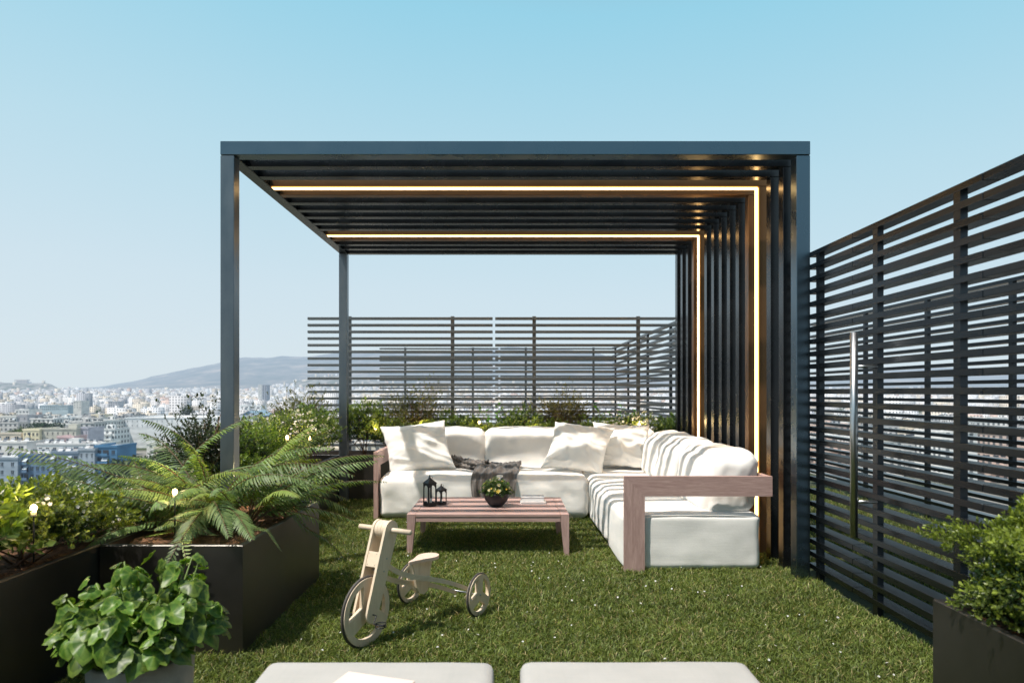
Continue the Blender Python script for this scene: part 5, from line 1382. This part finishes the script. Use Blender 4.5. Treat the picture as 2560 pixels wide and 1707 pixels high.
apartment('white building with square dark windows between the pergola posts', 600, 622, 1014, 800, 20, (0.78,0.77,0.76), 2, 3, seed=23, ww=0.5)
apartment('second white building with dark windows between the pergola posts', 627, 652, 1015, 805, 20, (0.78,0.77,0.76), 2, 3, seed=24, ww=0.5)
apartment('tall twin office tower rising above the city near the rear left post', 645, 655, 962, 1500, 20, (0.66,0.65,0.64), 2, 14, seed=25, name='tower_block', ww=0.3)
apartment('grey half of the tall tower above the city', 655.5, 667, 963, 1500, 20, (0.34,0.36,0.42), 2, 14, seed=26, name='tower_block', ww=0.5)
apartment('long white building with brown roof seen through the back fence', 1075, 1120, 958, 1700, 30, (0.60,0.50,0.40), 8, 5, seed=27)
apartment('very bright low white roof seen between the back fence slats', 870, 1280, 1044, 470, 70, (0.80,0.80,0.82), 20, 2, seed=28, name='warehouse', ww=0.1)
apartment('second bright white hall seen through the back fence on the right', 1300, 1680, 1040, 500, 60, (0.78,0.78,0.80), 20, 2, seed=29, name='warehouse', ww=0.1)
# blue gabled shed
Y = 600; x0, x1 = at_px(597, Y), at_px(646, Y); ze, zr = z_py(1040, Y), z_py(1028, Y)
sh = empty('gabled_shed', ((x0+x1)/2, Y, GZ), 'blue shed with a low gabled roof between the left pergola posts', 'building')
m = MB(); m.prism([(x0, GZ-2), (x1, GZ-2), (x1, ze), ((x0+x1)/2, zr), (x0, ze)], Y, Y+40, 'xz'); m.build('wall', plain_far('blue shed wall', (0.10,0.20,0.29)), sh)
m = MB(); m.add([(x0-0.8, Y-1, ze-0.1), ((x0+x1)/2, Y-1, zr+0.25), ((x0+x1)/2, Y+41, zr+0.25), (x0-0.8, Y+41, ze-0.1), (x1+0.8, Y-1, ze-0.1), (x1+0.8, Y+41, ze-0.1)], [(0,1,2,3),(1,4,5,2)]); m.build('roof', plain_far('blue shed roof', (0.22,0.33,0.42)), sh)
# temple on the rocky hill
Y = 4700.0; xa, xb = at_px(40, Y), at_px(71, Y); zb = float(th(np.array([(xa+xb)/2]), np.array([Y]))[0])-1.5
tp_ = empty('ancient_temple', ((xa+xb)/2, Y, zb), 'tiny columned temple ruin on top of the rocky hill at far left', 'temple')
TM = plain_far('temple stone', (0.58,0.48,0.40))
hgt = 26.0
MB().box(xa-3, xb+3, Y-16, Y+16, zb-6, zb+2).build('base', TM, tp_)
for k in range(9):
    x = xa+2+(xb-xa-4)*k/8; MB().tube([(x, Y-13, zb+2), (x, Y-13, zb+hgt-6)], [2.2, 1.8], 8).build('column', TM, tp_)
MB().box(xa, xb, Y-15, Y+15, zb+hgt-6, zb+hgt).build('entablature', TM, tp_)
MB().box(xa+6, xb-6, Y-6, Y+8, zb+2, zb+hgt-6).build('inner_wall', TM, tp_)
# trees
tree('dark evergreen tree in the grove behind the cream building, left one', 92, 1056, 425, 6.5, (0.035,0.06,0.03), 1, 'trees of the dark grove')
tree('dark evergreen tree in the middle of the grove behind the cream building', 112, 1056, 432, 7.0, (0.03,0.055,0.03), 2, 'trees of the dark grove')
tree('dark evergreen tree at the right end of the grove', 135, 1058, 430, 6.5, (0.035,0.06,0.03), 3, 'trees of the dark grove')
tree('mid green tree left of the cream building', 52, 1069, 400, 5.5, (0.07,0.10,0.03), 4)
tree('round mid green tree in front of the banded block, leftmost', 34, 1074, 402, 4.5, (0.08,0.12,0.03), 5)
tree('light yellow-green treetop before the blue block, pointed one', 168, 1179, 232, 3.2, (0.16,0.20,0.06), 6)
tree('light green treetop before the blue block, left of the pointed one', 142, 1188, 230, 3.0, (0.15,0.18,0.06), 7)
tree('light green treetop before the blue block, right of the pointed one', 192, 1186, 231, 3.0, (0.10,0.15,0.04), 8)
tree('dark green tree behind the fern left fronds', 300, 1150, 225, 6.0, (0.07,0.10,0.04), 9)
tree('dull green tree behind the fern centre', 345, 1140, 228, 7.0, (0.08,0.10,0.05), 10)
tree('dark green tree by the front left pergola post', 410, 1125, 235, 7.5, (0.06,0.09,0.03), 11)
tree('dark tree row behind the fern near the warehouse', 470, 1016, 640, 6.0, (0.04,0.06,0.03), 12)
tree('dark tree right of the blue gabled shed', 705, 1022, 620, 8.0, (0.035,0.055,0.03), 13)
